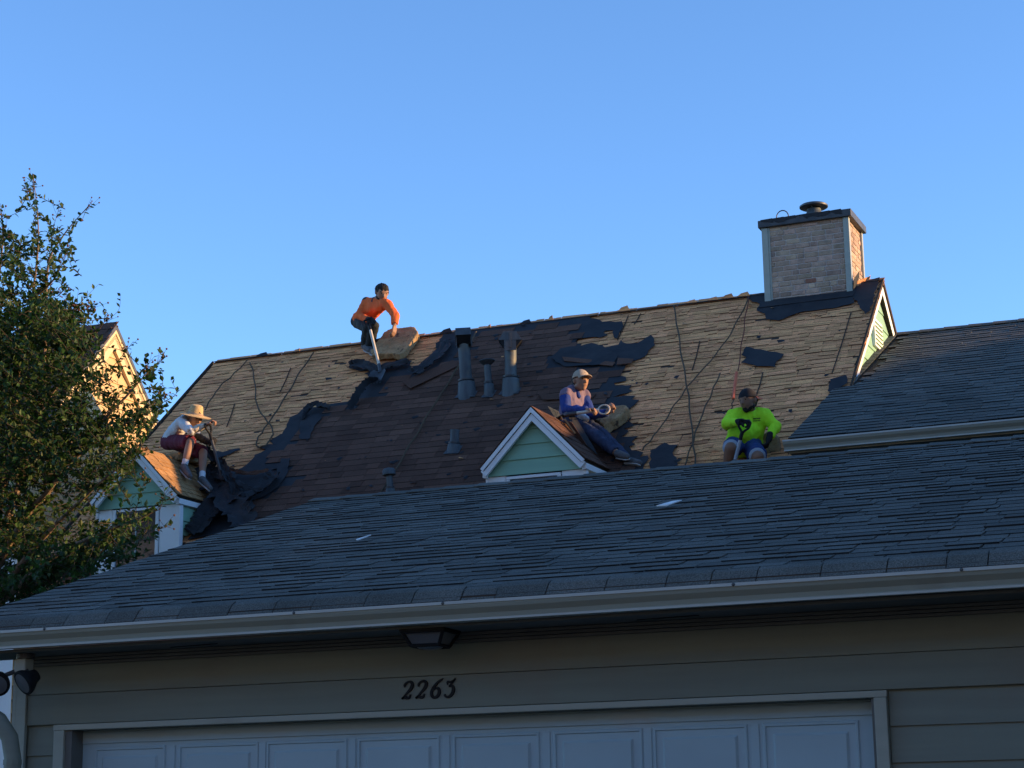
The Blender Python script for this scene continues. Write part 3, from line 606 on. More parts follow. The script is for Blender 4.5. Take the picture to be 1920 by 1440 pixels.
# dormers
def dormer(cx, apz, yf, bare):
    d = thing('dormer', None, None, (cx, yf, 4.7)); d.parent = house; d.matrix_parent_inverse = parent_world(house).inverted(); d.location = (cx, yf, 4.7)
    P = lambda x, y, z: Vector((cx+x, y, z))
    hw, pit = .565, 46.; t = math.tan(rad(pit)); ez = apz-hw*t
    yb = RY-(RZ-apz)/math.tan(rad(MP))
    # roof slabs, cut along the valley on the main roof
    for s_ in (-1, 1):
        ye = RY-(RZ-ez)/math.tan(rad(MP))
        dn = Vector((-s_*math.sin(rad(pit)), 0, -math.cos(rad(pit))))
        q = [P(0, yf-.10, apz-.005), P(s_*(hw+.015), yf-.10, ez-.015*t-.005), P(s_*(hw+.015), ye+.0, ez-.015*t-.005), P(0, yb+.02, apz-.005)]
        MB().prism(q, dn*.05).build('roof_slab', 'dark_wood', d)
        # covering
        ss = []; e = .09 if bare else .127; L = (hw+.025)/math.cos(rad(pit)); vv = L
        ax = Vector((0, 1, 0)); up = Vector((-s_*math.cos(rad(pit)), 0, math.sin(rad(pit)))); nn = -dn
        mb = MB(); vis = s_ > 0
        while vv > .02:
            y = yf-.115; yend = yb-(vv/L)*(yb-ye)*1.05+.05
            while y < yend:
                wd = random.choice([.08, .12, .18, .26, .15]) if bare else random.choice([.30, .24, .33])
                wd = min(wd, yend-y+.02); th = random.uniform(.005, .013)
                lo = P(0, y, apz)-up*vv+nn*.004; hi = lo+up*min(e*1.35, vv)
                vs = [lo, lo+ax*wd*.985, hi+ax*wd*.985, hi]; mm = MB().add(vs+[v+nn*(th if i < 2 else .002) for i, v in enumerate(vs)], [(0, 3, 2, 1), (4, 5, 6, 7), (0, 1, 5, 4), (1, 2, 6, 5), (2, 3, 7, 6), (3, 0, 4, 7)], random.random()+.001)
                if vis: mm.build('wood_shingle' if bare else 'shingle', 'orange_wood' if bare else 'brown_shingle', d)
                else: mb.add(mm.v, mm.f, random.random()+.001)
                y += wd
            vv -= e
        if mb.v: mb.build('shingle_courses', 'orange_wood' if bare else 'brown_shingle', d, stuff=True)
        # rake board and its thin outer lip
        o = .0
        for nm, y0, y1, dr, wd_, m_ in (('rake_board', yf-.10, yf-.062, .028, .078, 'white_paint'), ('rake_trim', yf-.116, yf-.1005, .008, .038, 'white_paint')):
            A = [P(0, y0, apz-dr/math.cos(rad(pit))), P(s_*(hw+.018), y0, apz-dr/math.cos(rad(pit))-(hw+.018)*t)]
            off = Vector((0, 0, -wd_/math.cos(rad(pit))))
            MB().prism([A[0], A[1], A[1]+Vector((-s_*math.sin(rad(pit)), 0, -math.cos(rad(pit))))*wd_, A[0]+off], (0, y1-y0, 0)).build(nm, m_, d)
        # eave return box along the side
        MB().prism([P(s_*(hw+.016), yf-.055, ez-.055), P(s_*(hw-.03), yf-.055, ez-.055), P(s_*(hw-.03), yf-.055, ez-.125), P(s_*(hw+.016), yf-.055, ez-.115)], (0, ye-yf+.1, 0)).build('eave_box', 'white_paint', d)
        # side wall planks
        zz = ez-.125; k = 0
        while zz > 4.5:
            z0 = zz-.165; y1 = RY-(RZ-z0)/math.tan(rad(MP))
            if y1 > yf+.05:
                MB().add([P(s_*(hw-.03), yf+.03, z0), P(s_*(hw-.03), y1+.2, z0), P(s_*(hw-.03), y1+.2, zz-.003), P(s_*(hw-.03), yf+.03, zz-.003),
                          P(s_*(hw-.012), yf+.03, z0), P(s_*(hw-.012), y1+.2, z0), P(s_*(hw-.024), y1+.2, zz-.003), P(s_*(hw-.024), yf+.03, zz-.003)], [(0, 3, 2, 1), (4, 5, 6, 7), (0, 1, 5, 4), (1, 2, 6, 5), (2, 3, 7, 6), (3, 0, 4, 7)]).build('siding_plank', 'green_paint', d)
            zz -= .165
        bx('corner_board', (cx+s_*(hw-.012)-.012, yf-.012, 4.0), (cx+s_*(hw-.012)+.012, yf+.055, ez-.106), 'white_paint', d)
    # gable planks facing -y
    zb = ez-.105; zz = zb
    while zz < apz-.2:
        zt = min(zz+.157, apz-.10); f = lambda z_: max(0.004, min(hw-.005, (apz-.06-z_)/t))
        a, b = f(zz), f(zt)
        MB().add([P(-a, yf, zz), P(a, yf, zz), P(b, yf, zt), P(-b, yf, zt), P(-a, yf-.018, zz), P(a, yf-.018, zz), P(b, yf-.004, zt), P(-b, yf-.004, zt)], [(0, 3, 2, 1), (4, 5, 6, 7), (0, 1, 5, 4), (1, 2, 6, 5), (2, 3, 7, 6), (3, 0, 4, 7)]).build('siding_plank', 'green_paint', d)
        zz += .157
    # lower front: white panels each side of the window
    MB().box((cx-hw+.04, yf+.04, 4.0), (cx+hw-.04, yb, ez-.11)).build('core', 'tan_siding', d)
    bx('face_panel', (cx-hw+.002, yf, 4.0), (cx-.345, yf+.038, zb-.002), 'white_paint', d, .003)
    bx('face_panel', (cx+.29, yf, 4.0), (cx+hw-.026, yf+.038, zb-.002), 'white_paint', d, .003)
    fr = MB().box((cx-.335, yf-.010, zb-.045), (cx+.28, yf+.03, zb-.014)).box((cx-.335, yf-.010, 4.05), (cx-.295, yf+.03, zb-.0455)).box((cx+.24, yf-.010, 4.05), (cx+.28, yf+.03, zb-.0455)).build('window_frame', 'white_paint', d, bevel=.003)
    bx('glass', (cx-.294, yf+.014, 4.05), (cx+.239, yf+.022, zb-.046), 'glass', d)
    bx('sash', (cx-.294, yf+.004, zb-.070), (cx+.239, yf+.020, zb-.0465), 'dark_metal', d)
    for x in (([-.03] if bare else [-.125, .06])): bx('muntin', (cx+x-.008, yf+.006, 4.05), (cx+x+.008, yf+.0135, zb-.0705), 'gutter_lip', d)
    return d
dormer(-12.37, 5.925, 18.35, True)
dormer(-7.49, 5.90, 18.35, False)
# roof vents on the brown shingles
def vent(px_b, px_t, r_, kind, Y=None):
    u_, v_ = MR.uv(*px_b); b = MR.P(u_, v_, .0)
    t_ = J(px_t[0], px_t[1], b.y-.0); v = thing('vent_pipe', None, None, b); v.parent = house; v.matrix_parent_inverse = parent_world(house).inverted()
    h = t_.z-b.z; W = Matrix.Translation(b)
    lean = Matrix.Rotation(math.atan2(t_.x-b.x, h), 4, 'Y'); W = W @ lean
    MB().lathe([(0, -.2), (r_, -.2), (r_, h*.45), (r_*1.0, h), (0, h)], W, 20).build('pipe', 'galv', v, smooth=True)
    fl_ = MB().prism([MR.P(u_-r_*1.6, v_-.16, .016), MR.P(u_+r_*1.6, v_-.16, .016), MR.P(u_+r_*1.9, v_+.10, .034), MR.P(u_-r_*1.8, v_+.08, .034)], MR.n*.004)
    fl_.build('flashing', 'galv_dark', v)
    MB().lathe([(0, -.12), (r_*1.7, -.12), (r_*1.5, .06), (r_*1.38, .17*min(1, h/.5)), (r_*1.05, .19*min(1, h/.5)), (0, .19*min(1, h/.5))], W, 20).build('boot', 'galv', v, smooth=True)
    zc = .19*min(1, h/.5)
    MB().lathe([(0, zc), (r_*1.34, zc-.004), (r_*1.36, zc+.016), (r_*1.02, zc+.02), (0, zc+.02)], W, 20).build('storm_collar', 'dark_metal', v, smooth=True)
    if kind[:4] == 'hood':
        w2 = W @ Matrix.Translation((0, 0, h)) @ Matrix.Rotation(rad(20 if kind == 'hood' else 115), 4, 'Z'); R3 = w2.to_3x3()
        a = r_*1.95; D = r_*1.25
        MB().prism([w2 @ Vector((x, -D, z)) for x, z in ((-a, -.075), (-a*.55, .03), (a*.55, .03), (a, -.075))], R3 @ Vector((0, 2*D, 0))).build('hood', 'galv_dark', v)
        MB().prism([w2 @ Vector((x, -D*.9, z)) for x, z in ((-a*.97, -.0755), (a*.97, -.0755), (r_*.9, -.17), (-r_*.9, -.17))], R3 @ Vector((0, 1.8*D, 0))).build('hood_opening', 'black_iron', v)  # solid black block paints the shade inside the hood mouth
        for s_ in (-1, 1):
            MB().prism([w2 @ Vector((-.012, s_*D, -.17)), w2 @ Vector((.012, s_*D, -.17)), w2 @ Vector((.012, s_*D, .02)), w2 @ Vector((-.012, s_*D, .02))], R3 @ Vector((0, s_*.012, 0))).build('hood_seam', 'dark_metal', v)
            MB().prism([w2 @ Vector((-r_*1.0, s_*D*.92, -.20)), w2 @ Vector((r_*1.0, s_*D*.92, -.20)), w2 @ Vector((r_*1.0, s_*D*.92, -.07)), w2 @ Vector((-r_*1.0, s_*D*.92, -.07))], R3 @ Vector((0, s_*.004, 0))).build('hood_cheek', 'galv_dark', v)
    elif kind == 'flare':
        MB().lathe([(0, h-.05), (r_*1.02, h-.05), (r_*2.1, h-.012), (r_*2.3, h+.0), (r_*2.2, h+.012), (0, h+.03)], W, 20).build('cowl', 'dark_metal', v, smooth=True)
    elif kind == 'cap':
        MB().lathe([(0, h-.06), (r_*1.5, h-.06), (r_*2.05, h-.05), (r_*2.05, h-.005), (r_*1.6, h+.02), (0, h+.035)], W, 20).build('cowl', 'galv', v, smooth=True)
    else:
        MB().lathe([(0, h-.02), (r_*1.06, h-.02), (r_*1.06, h), (0, h)], W, 20).build('rim', 'galv', v)
vent((876, 743), (868, 622), .073, 'hood_side'); vent((958, 737), (957, 629), .071, 'hood'); vent((918, 743), (913, 677), .042, 'flare')
vent((851, 848), (853, 806), .052, 'plain'); vent((733, 935), (729, 882), .036, 'cap')

# ================================================================ lower wing on the right
wing = thing('lower_wing', 'lower grey shingled wing roof with tan gutter beside the yellow green gable', 'house', (0, 20, 0))
WP = 24.; WRY, WRZ = 22.66, 7.345; WR = Slope(WRY, WRZ, WP); WX0, WX1 = -4.68, 3.0
WEY = 17.93; WEZ = WRZ-(WRY-WEY)*math.tan(rad(WP)); WV = (WRY-WEY)/math.cos(rad(WP))
def keepw(u, v):
    p = WR.P(u, v)
    return p.x > MX1+.06 or p.z > zs(p.y)+.02
ycut = 20.15; vcut = (WRY-ycut)/math.cos(rad(WP))
MB().prism([WR.P(MX1-.03, -.0, -.01), WR.P(MX1-.03, vcut+.05, -.01), WR.P(WX0+.01, vcut+.05, -.01), WR.P(WX0+.01, WV, -.01), WR.P(WX1, WV, -.01), WR.P(WX1, 0, -.01)], WR.n*-.1).build('roof_deck', 'dark_wood', wing)
gw = [.20, .26, .32, .30]; gv = [wedge(q, .18, [.007, .012, .009, .013][i], .002, rag=.003) for i, q in enumerate(gw)]
pc = rows(WR, WX0, WX1, .02, WV+.02, .1275, gv, gw, w=.0, jitter=.005, tilt=.01, keep=keepw)
lay(wing, 'shingle', 'shingle_courses', pc, gv, 'grey_shingle', 300, lambda p, x, y: x < 1925)
for k in range(26):
    u = MX1+.0+k*.29
    if u+.3 < WX1:
        m_ = MB()
        for s_ in (1, -1):
            sl = Slope(WRY, WRZ, WP, -s_); m_.prism([sl.P(u, 0, .024), sl.P(u+.32, 0, .016), sl.P(u+.32, .12, .012), sl.P(u, .12, .02)], sl.n*.007)
        m_.build('ridge_cap', 'grey_shingle', wing)
bx('wall', (WX0+.12, WEY+.35, 0), (WX1, WRY+4, WEZ-.05), 'tan_siding', wing)
MB().prism([(MX1+.05, WRY+.05, WEZ-.1), (WX1, WRY+.05, WEZ-.1), (WX1, WRY+.05, WRZ-.12), (MX1+.05, WRY+.05, WRZ-.12)], (0, 3.5, -1.2)).build('rear_roof', 'dark_wood', wing)
MB().prism([(WX0+.13, WEY+.36, WEZ-.06), (WX0+.13, ycut+.3, WEZ-.06), (WX0+.13, ycut+.3, zs(ycut)+.02), (WX0+.13, WEY+.36, WEZ+.05)], (.06, 0, 0)).build('cheek_wall', 'tan_siding', wing)
gutter(wing, WX0-.03, WX1, WEY-.02, WEZ-.03)
bx('fascia', (WX0-.0, WEY-.018, WEZ-.15), (WX1, WEY+.0, WEZ-.03), 'gutter_paint', wing)
bx('soffit', (WX0, WEY+.001, WEZ-.15), (WX1, WEY+.36, WEZ-.135), 'soffit_paint', wing)
# step flashing where the wing meets the gable
k = 0
for v_ in np.arange(.1, vcut-.05, .17):
    MB().prism([WR.P(MX1-.05, v_, .022), WR.P(MX1+.03, v_, .016), WR.P(MX1+.03, v_+.15, .016), WR.P(MX1-.05, v_+.15, .022)], WR.n*.004).build('step_flashing', 'grey_shingle', wing)
sheet(MR, [MR.uv(*p) for p in [(1558, 716), (1588, 708), (1590, 722), (1560, 740), (1553, 738)]], .03, .004, 'felt_patch', 'felt', wing, jag=.01)

# ================================================================ unseen houses, added to cast shade, block low sky and bounce sun
def plain_house(name, label, x0, x1, y0, y1, wz, ry, pitch, wall_m, roof_m='grey_shingle', ridge='x'):
    h = thing(name, label, 'house', ((x0+x1)/2, (y0+y1)/2, 0)); bx('wall', (x0, y0, 0), (x1, y1, wz), wall_m, h); t = math.tan(rad(pitch))
    rz = wz+(ry-y0)*t
    MB().prism([(x0, y0-.3, wz-.3*t), (x0, ry, rz), (x0, y1+.3, rz-(y1+.3-ry)*t), (x0, y1+.3, rz-(y1+.3-ry)*t-.14), (x0, ry, rz-.16), (x0, y0-.3, wz-.3*t-.14)], (x1-x0, 0, 0)).build('roof', roof_m, h)
    MB().prism([(x0, y0, wz-.02), (x0, ry, rz-.1), (x0, y1, wz-.02)], (x1-x0, 0, 0)).build('gable_wall', wall_m, h)
    for k in range(3):
        xx = x0+(x1-x0)*(k+.5)/3; f = bx('window', (xx-.5, y0-.04, 2.2), (xx+.5, y0-.002, 3.6), 'white_paint', h); bx('pane', (xx-.42, y0-.05, 2.28), (xx+.42, y0-.041, 3.52), 'glass', f)
    return h
plain_house('end_unit', 'taller tan end unit of the row beyond the lower wing', 3.01, 13, 19.5, 32, 6.92, 26.0, 15, 'tan_siding')  # out of view; roof height and pitch set to place the shadow edge
plain_house('side_house', 'tan two storey house across the drive to the right of the garage', 4.4, 13, 4.0, 19.2, 6.6, 11.6, 24, 'tan_siding')  # put out of view to keep the sun off the garage roof
plain_house('facing_house', 'cream three storey row house across the street behind the viewer', -60, 45, -34, -20, 12.5, -27, 25, 'cream_wall')  # added behind the camera; its pale front throws sunlight back at the dormers
plain_house('facing_garage', 'low tan garage across the alley behind the viewer', -30, 20, -12, -5, 3.0, -8.5, 20, 'tan_siding')  # added behind the camera to keep low sky light off the door

# ================================================================ house on the left
lh = thing('left_house', 'beige house with sunlit cream gable behind the tree on the left', 'house', (-19, 22, 0))
LX, LY, LZ, LP = -15.29, 22.0, 8.565, 47.
LR = Slope(LY, LZ, LP); t = math.tan(rad(LP))
MB().prism([(LX-7, y, z) for y, z in ((LY-2.4, LZ-2.4*t), (LY, LZ), (LY+4.6, LZ-4.6*t), (LY+4.6, LZ-4.6*t-.2), (LY, LZ-.2), (LY-2.4, LZ-2.4*t-.2))], (7, 0, 0)).build('roof_deck', 'dark_wood', lh)
lw = [.24, .3, .32]; lvv = [wedge(q, .18, .012, .003, rag=.006) for q in lw]
pc = rows(LR, LX-4, LX+.02, .0, 3.52, .127, lvv, lw, w=.002, jitter=.006, tilt=.02)
lay(lh, 'shingle', 'shingle_courses', pc, lvv, 'brown_shingle', 150, lambda p, x, y: y < 800)
MB().prism([(LX-6.9, LY-1.85, 0), (LX-6.9, LY+4.2, 0), (LX-6.9, LY+4.2, LZ-4.3*t), (LX-6.9, LY, LZ-.22), (LX-6.9, LY-1.85, LZ-1.95*t)], (6.9-.064, 0, 0)).build('wall', 'white_paint', lh)
rake(lh, LX-.05, LX, LY, LZ, LP, 3.5, .20, 'cream_trim', .03)
rake(lh, LX-.002, LX+.022, LY, LZ, LP, 3.53, .05, 'dark_metal', -.008, 'drip_edge')
rake(lh, LX+.0005, LX+.014, LY, LZ, LP, 3.5, .05, 'cream_trim', .03, 'rake_trim')
gable_planks(lh, LX-.062, LY, LZ-.1, LP, 2.6, .172, 'cream_siding', .02, 1.9)
for y in np.linspace(LY+.1, LY+.35, 2): pass
MB().prism([(LX-.12, 21.25, 7.26), (LX-.12, 21.37, 7.26), (LX-.12, 21.37, 7.42), (LX-.12, 21.25, 7.42)], (.07, 0, 0)).build('wall_lamp', 'white_paint', lh)
# ================================================================ the crape myrtle on the left
tree = thing('crape_myrtle', 'leafy crape myrtle tree in front of the beige house on the left', 'tree', (-11.9, 15.2, 0))
rt = random.Random(11)
def curve(pts, n=6):
    out = []; pts = [Vector(p) for p in pts]
    for i in range(len(pts)-1):
        p0, p1, p2, p3 = pts[max(i-1, 0)], pts[i], pts[i+1], pts[min(i+2, len(pts)-1)]
        for q in range(n):
            t = q/n; out.append(.5*((2*p1)+(-p0+p2)*t+(2*p0-5*p1+4*p2-p3)*t*t+(-p0+3*p1-3*p2+p3)*t**3))
    return out+[pts[-1]]
base = Vector((-11.95, 15.2, 0)); fork = Vector((-12.0, 15.2, 1.6))
MB().tube(curve([base, base+Vector((.03, 0, .8)), fork]), [.11]*7+[.10]*6, 10).build('trunk', 'bark', tree, smooth=True)
LIMB = [  # photo pixels and depth
    [(-30, 1120, 15.1), (40, 980, 15.0), (95, 915, 14.9), (130, 868, 14.9), (180, 800, 14.9), (225, 740, 14.8)],
    [(-45, 1120, 15.3), (10, 900, 15.3), (35, 700, 15.3), (60, 560, 15.3), (72, 440, 15.3), (62, 326, 15.2)],
    [(-40, 1140, 15.0), (20, 960, 15.4), (70, 780, 15.5), (85, 640, 15.5), (90, 500, 15.4), (120, 440, 15.4), (168, 384, 15.3)],
    [(-30, 1150, 14.8), (70, 1020, 14.7), (150, 940, 14.6), (205, 890, 14.5), (262, 850, 14.5)],
    [(-30, 1160, 14.7), (90, 1050, 14.6), (190, 1000, 14.5), (250, 975, 14.5), (300, 955, 14.5)],
    [(-40, 1130, 15.6), (-20, 800, 15.8), (-10, 600, 15.9), (5, 450, 15.9), (0, 390, 15.9)],
    [(85, 640, 15.5), (120, 600, 15.5), (150, 570, 15.5), (178, 578, 15.4)],
    [(180, 800, 14.9), (235, 745, 14.9), (275, 700, 14.9), (312, 668, 14.9)],
    [(130, 868, 14.9), (200, 815, 15.0), (270, 775, 15.1), (328, 742, 15.1)],
    [(70, 780, 15.5), (130, 690, 15.4), (170, 640, 15.3), (205, 590, 15.2)],
    [(60, 560, 15.3), (100, 525, 15.2), (128, 470, 15.1)],
    [(40, 980, 15.0), (110, 900, 15.4), (150, 780, 15.5), (205, 700, 15.4)]]
limbs = []
for k, l in enumerate(LIMB):
    c_ = curve([J(*q) for q in l], 6); start = [fork] if k < 6 else []
    if start: c_ = curve([fork, (fork+c_[0])/2+Vector((-.05, 0, .1)), c_[0]], 4)[:-1]+c_
    r0 = .045 if k < 6 else .016; n = len(c_); nb = 8 if k < 6 else 0
    rads = [max(.0035, r0*(1-(i/n))**.9*(1.0 if i < n*.5 else .8)) for i in range(n)]
    MB().tube(c_, rads, 7).build('branch', 'bark', tree, smooth=True); limbs += c_[nb:]
CROWN = [(-140, 420), (-20, 410), (8, 395), (22, 470), (48, 480), (46, 330), (72, 330), (76, 430), (98, 410), (160, 384), (166, 400), (128, 440), (132, 480), (112, 520), (118, 560), (112, 600), (178, 580), (185, 630), (215, 640), (235, 690), (262, 700), (300, 676), (306, 690), (272, 726), (322, 742), (320, 755), (285, 800), (268, 828), (240, 850), (268, 870), (276, 890), (232, 925), (236, 960), (296, 948), (308, 980), (290, 1030), (200, 1065), (100, 1115), (-140, 1180)]
def dens(x, y):
    d = .9
    if 85 < x < 260 and 835 < y < 1000: d = .33           # wall shows through here
    if 150 < x < 260 and 560 < y < 665: d = .45
    if 150 < x < 255 and 690 < y < 770: d = .55
    if 180 < x < 330 and 900 < y < 1035: d = .16
    if x > 195 and 690 < y < 930: d = .62
    if inside([(150, 705), (217, 598), (272, 700), (250, 722)], x, y): d = .02
    if inside([(160, 775), (160, 705), (255, 715), (220, 790)], x, y): d = .1
    if y < 640 and x > 50: d = min(d, .6)
    if y < 520: d = .45
    if x < 140 and 560 < y < 860: d = 1.4
    if y > 1000: d = 1.1
    return d
leafv = []
for k in range(6):
    l = [.058, .066, .05, .045, .07, .06][k]; wd = l*.30; f_ = .3*wd; bd = rt.uniform(-.25, .1)*l
    leafv.append(([(0, 0, 0), (wd*.8, l*.3, f_), (wd, l*.55, f_+bd*.4), (0, l, bd), (-wd, l*.55, f_+bd*.4), (-wd*.8, l*.3, f_), (0, l*.5, bd*.3)], [(0, 1, 6), (1, 2, 6), (2, 3, 6), (3, 4, 6), (4, 5, 6), (5, 0, 6)]))
lp = []; tw = MB(); seeds = MB()
def leaf_at(p, d, up):
    y_ = d.normalized(); z_ = (up-y_*up.dot(y_)).normalized(); x_ = y_.cross(z_); s = rt.uniform(.8, 1.2)
    lp.append((Matrix(((x_.x*s, y_.x*s, z_.x*s, p.x), (x_.y*s, y_.y*s, z_.y*s, p.y), (x_.z*s, y_.z*s, z_.z*s, p.z), (0, 0, 0, 1))), rt.randrange(6)))
def rv(): return Vector((rt.gauss(0, 1), rt.gauss(0, 1), rt.gauss(0, 1)))
def twig(a, b, n, r=.0045, bend=.06, seed=False, sparse=1.):
    m_ = (a+b)/2+rv()*bend*.5+Vector((0, 0, -.02)); c_ = curve([a, m_, b], 4)
    tw.tube(c_, [r*(1-.7*i/(len(c_)-1)) for i in range(len(c_))], 4, cap=False)
    L = len(c_)-1
    for i in range(n):
        t = (i+.6)/n*L; k = min(int(t), L-1); p = c_[k].lerp(c_[k+1], t-k); ax = (c_[k+1]-c_[k]).normalized()
        if rt.random() > sparse: continue
        s = rv(); s = (s-ax*s.dot(ax)).normalized(); d = (s+ax*.55+Vector((0, 0, .12))).normalized()
        leaf_at(p, d, Vector((0, 0, 1))+rv()*.55)
    if seed:
        for i in range(9):
            p = b+(b-a).normalized()*rt.uniform(-.16, .05)+rv()*.035; q = rt.uniform(.007, .012)
            seeds.lathe([(0, -q), (q*.8, -q*.6), (q, 0), (q*.8, q*.6), (0, q)], Matrix.Translation(p), 6); tw.tube([b-(b-a).normalized()*.1, p], .0014, 3, cap=False)
cnt = 0; tries = 0
while cnt < 2300 and tries < 30000:
    tries += 1
    x = rt.uniform(-130, 325); y = rt.uniform(330, 1150)
    if not inside(CROWN, x, y) or rt.random()*1.4 > dens(x, y): continue
    if noise.noise(Vector((x/42, y/42, 3.1))) < (-.02 if y < 600 else -.14) and rt.random() < .85: continue
    b = J(x, y, rt.triangular(13.7, 17.2, 15.1))
    a = min(rt.sample(limbs, 40), key=lambda q: (q-b).length+max(0, q.z-b.z)*1.2)
    d = b-a; L = d.length
    if L > .55: a = b-d*(.42/L)+Vector((0, 0, -.04))
    twig(a, b, int(8+20*min(L, .55)), sparse=.9); cnt += 1
for i in range(0, len(limbs)-1, 1):
    p = limbs[i]; x, y = px(p)
    if 470 < y < 1000 and rt.random() < (.08 if inside([(150, 790), (150, 690), (217, 598), (275, 700), (240, 800)], x, y) else .5): twig(p, p+(rv()*.10+Vector((.05, 0, .12))), 6, .003)
# sprigs against the sky: tips with few leaves and seed heads
for a_, b_, n in [((70, 470), (62, 334), 15), ((66, 400), (46, 342), 5), ((100, 470), (172, 382), 16), ((95, 455), (112, 388), 9), ((100, 520), (130, 462), 9), ((82, 560), (120, 545), 8), ((10, 480), (3, 388), 10), ((20, 540), (8, 420), 9), ((50, 520), (28, 450), 8), ((120, 620), (178, 570), 10), ((130, 640), (212, 596), 8), ((235, 730), (308, 672), 12), ((230, 760), (326, 738), 13), ((250, 720), (290, 668), 8), ((210, 690), (250, 640), 8), ((240, 850), (280, 842), 8), ((230, 870), (278, 905), 9), ((180, 850), (250, 838), 10), ((250, 975), (318, 925), 12), ((260, 990), (322, 985), 10), ((140, 620), (175, 572), 6), ((110, 600), (140, 575), 6)]:
    Y = 15.3 if a_[1] < 650 else 14.7
    twig(J(a_[0], a_[1], Y), J(b_[0], b_[1], Y-.1), n, .004, .03, seed=True)
tw.build('twigs', 'twig', tree, stuff=True); seeds.build('seed_heads', 'leaf_red', tree, stuff=True)
lay(tree, 'leaf', 'foliage', lp, leafv, 'leaf', 300, lambda p, x, y: x > 0)
# ================================================================ people and their tools
from mathutils.bvhtree import BVHTree
for k, c, c2, kw in (('skin_tan', (.34, .19, .12), (.30, .16, .10), dict(rough=.6)), ('skin_deep', (.26, .14, .085), (.22, .115, .07), dict(rough=.6)),
    ('hair', (.012, .010, .009), (.02, .016, .013), dict(rough=.7, bump=.8, bscale=150)), ('orange_cloth', (.80, .15, .035), (.70, .12, .03), dict(bump=.4, bscale=90)),
    ('neon_cloth', (.50, .92, .03), (.42, .84, .025), dict(bump=.4, bscale=90)), ('blue_cloth', (.024, .052, .22), (.02, .042, .17), dict(bump=.4, bscale=90)),
    ('mauve_cloth', (.21, .15, .20), (.17, .12, .165), dict(bump=.4, bscale=90)), ('white_cloth', (.66, .66, .66), (.58, .58, .58), dict(bump=.4, bscale=90)),
    ('cream_cloth', (.66, .56, .42), (.40, .30, .20), dict(scale=(40, 40, 40), contrast=(.45, .6), bump=.4)), ('maroon_cloth', (.135, .018, .035), (.10, .014, .028), dict(bump=.4, bscale=90)),
    ('denim', (.022, .032, .065), (.045, .058, .10), dict(scale=(12, 12, 12), bump=.4, bscale=120)), ('dark_cloth', (.022, .026, .028), (.035, .04, .04), dict(bump=.4, bscale=90)),
    ('khaki_cloth', (.20, .17, .12), (.16, .135, .095), dict(bump=.4, bscale=90)), ('pale_blue_cloth', (.34, .40, .46), (.28, .33, .38), {}), ('blue_shorts', (.018, .04, .13), (.03, .06, .19), dict(scale=(9, 9, 9), bump=.4, bscale=90)),
    ('black_glove', (.014, .014, .016), (.025, .025, .025), dict(bump=.5, bscale=120)), ('shoe_grey', (.14, .135, .13), (.09, .085, .085), dict(scale=(30, 30, 30))), ('sole', (.45, .43, .40), (.35, .33, .31), {}),
    ('straw', (.62, .44, .22), (.50, .34, .16), dict(scale=(50, 50, 90), bump=.6, bscale=160)), ('cap_tan', (.42, .33, .24), (.36, .28, .20), dict(bump=.3, bscale=160)), ('cap_black', (.016, .016, .018), (.03, .03, .03), dict(bump=.3, bscale=160)),
    ('red_cloth', (.55, .03, .03), (.45, .025, .025), {}), ('pale_handle', (.62, .54, .42), (.54, .47, .36), dict(rough=.4, spec=.5)), ('grey_handle', (.34, .37, .40), (.27, .30, .33), dict(rough=.4, spec=.5)),
    ('steel', (.10, .105, .11), (.06, .06, .06), dict(rough=.5, metal=.6)), ('eye_dark', (.02, .015, .012), (.02, .015, .012), dict(rough=.2)), ('lip', (.22, .085, .07), (.2, .08, .065), {})):
    M[k] = mat(k, c, c2, **{**dict(scale=(7, 7, 7), rough=.85, spec=.25), **kw})
def ico(n=2):
    bm = bmesh.new(); bmesh.ops.create_icosphere(bm, subdivisions=n, radius=1); v = [x.co.copy() for x in bm.verts]; bm.free(); return v
ICO = ico(2)
def hull(bm, *sph):
    "convex hull of spheres (centre, radius): one tapered piece of a body"
    vs = [bm.verts.new(Vector(c)+v*r) for c, r in sph for v in ICO]
    bmesh.ops.convex_hull(bm, input=vs, use_existing_faces=False)
def disc_end(bm, a, ra, b, rb):
    "round at a, cut square at b (a hem)"
    a, b = Vector(a), Vector(b); d = (b-a).normalized(); x = d.orthogonal().normalized(); y = d.cross(x)
    vs = [bm.verts.new(a+v*ra) for v in ICO]+[bm.verts.new(b+(x*math.cos(t*.3927)+y*math.sin(t*.3927))*rb) for t in range(16)]
    bmesh.ops.convex_hull(bm, input=vs, use_existing_faces=False)
def chain(bm, *pr):
    for i in range(len(pr)-1): hull(bm, pr[i], pr[i+1])
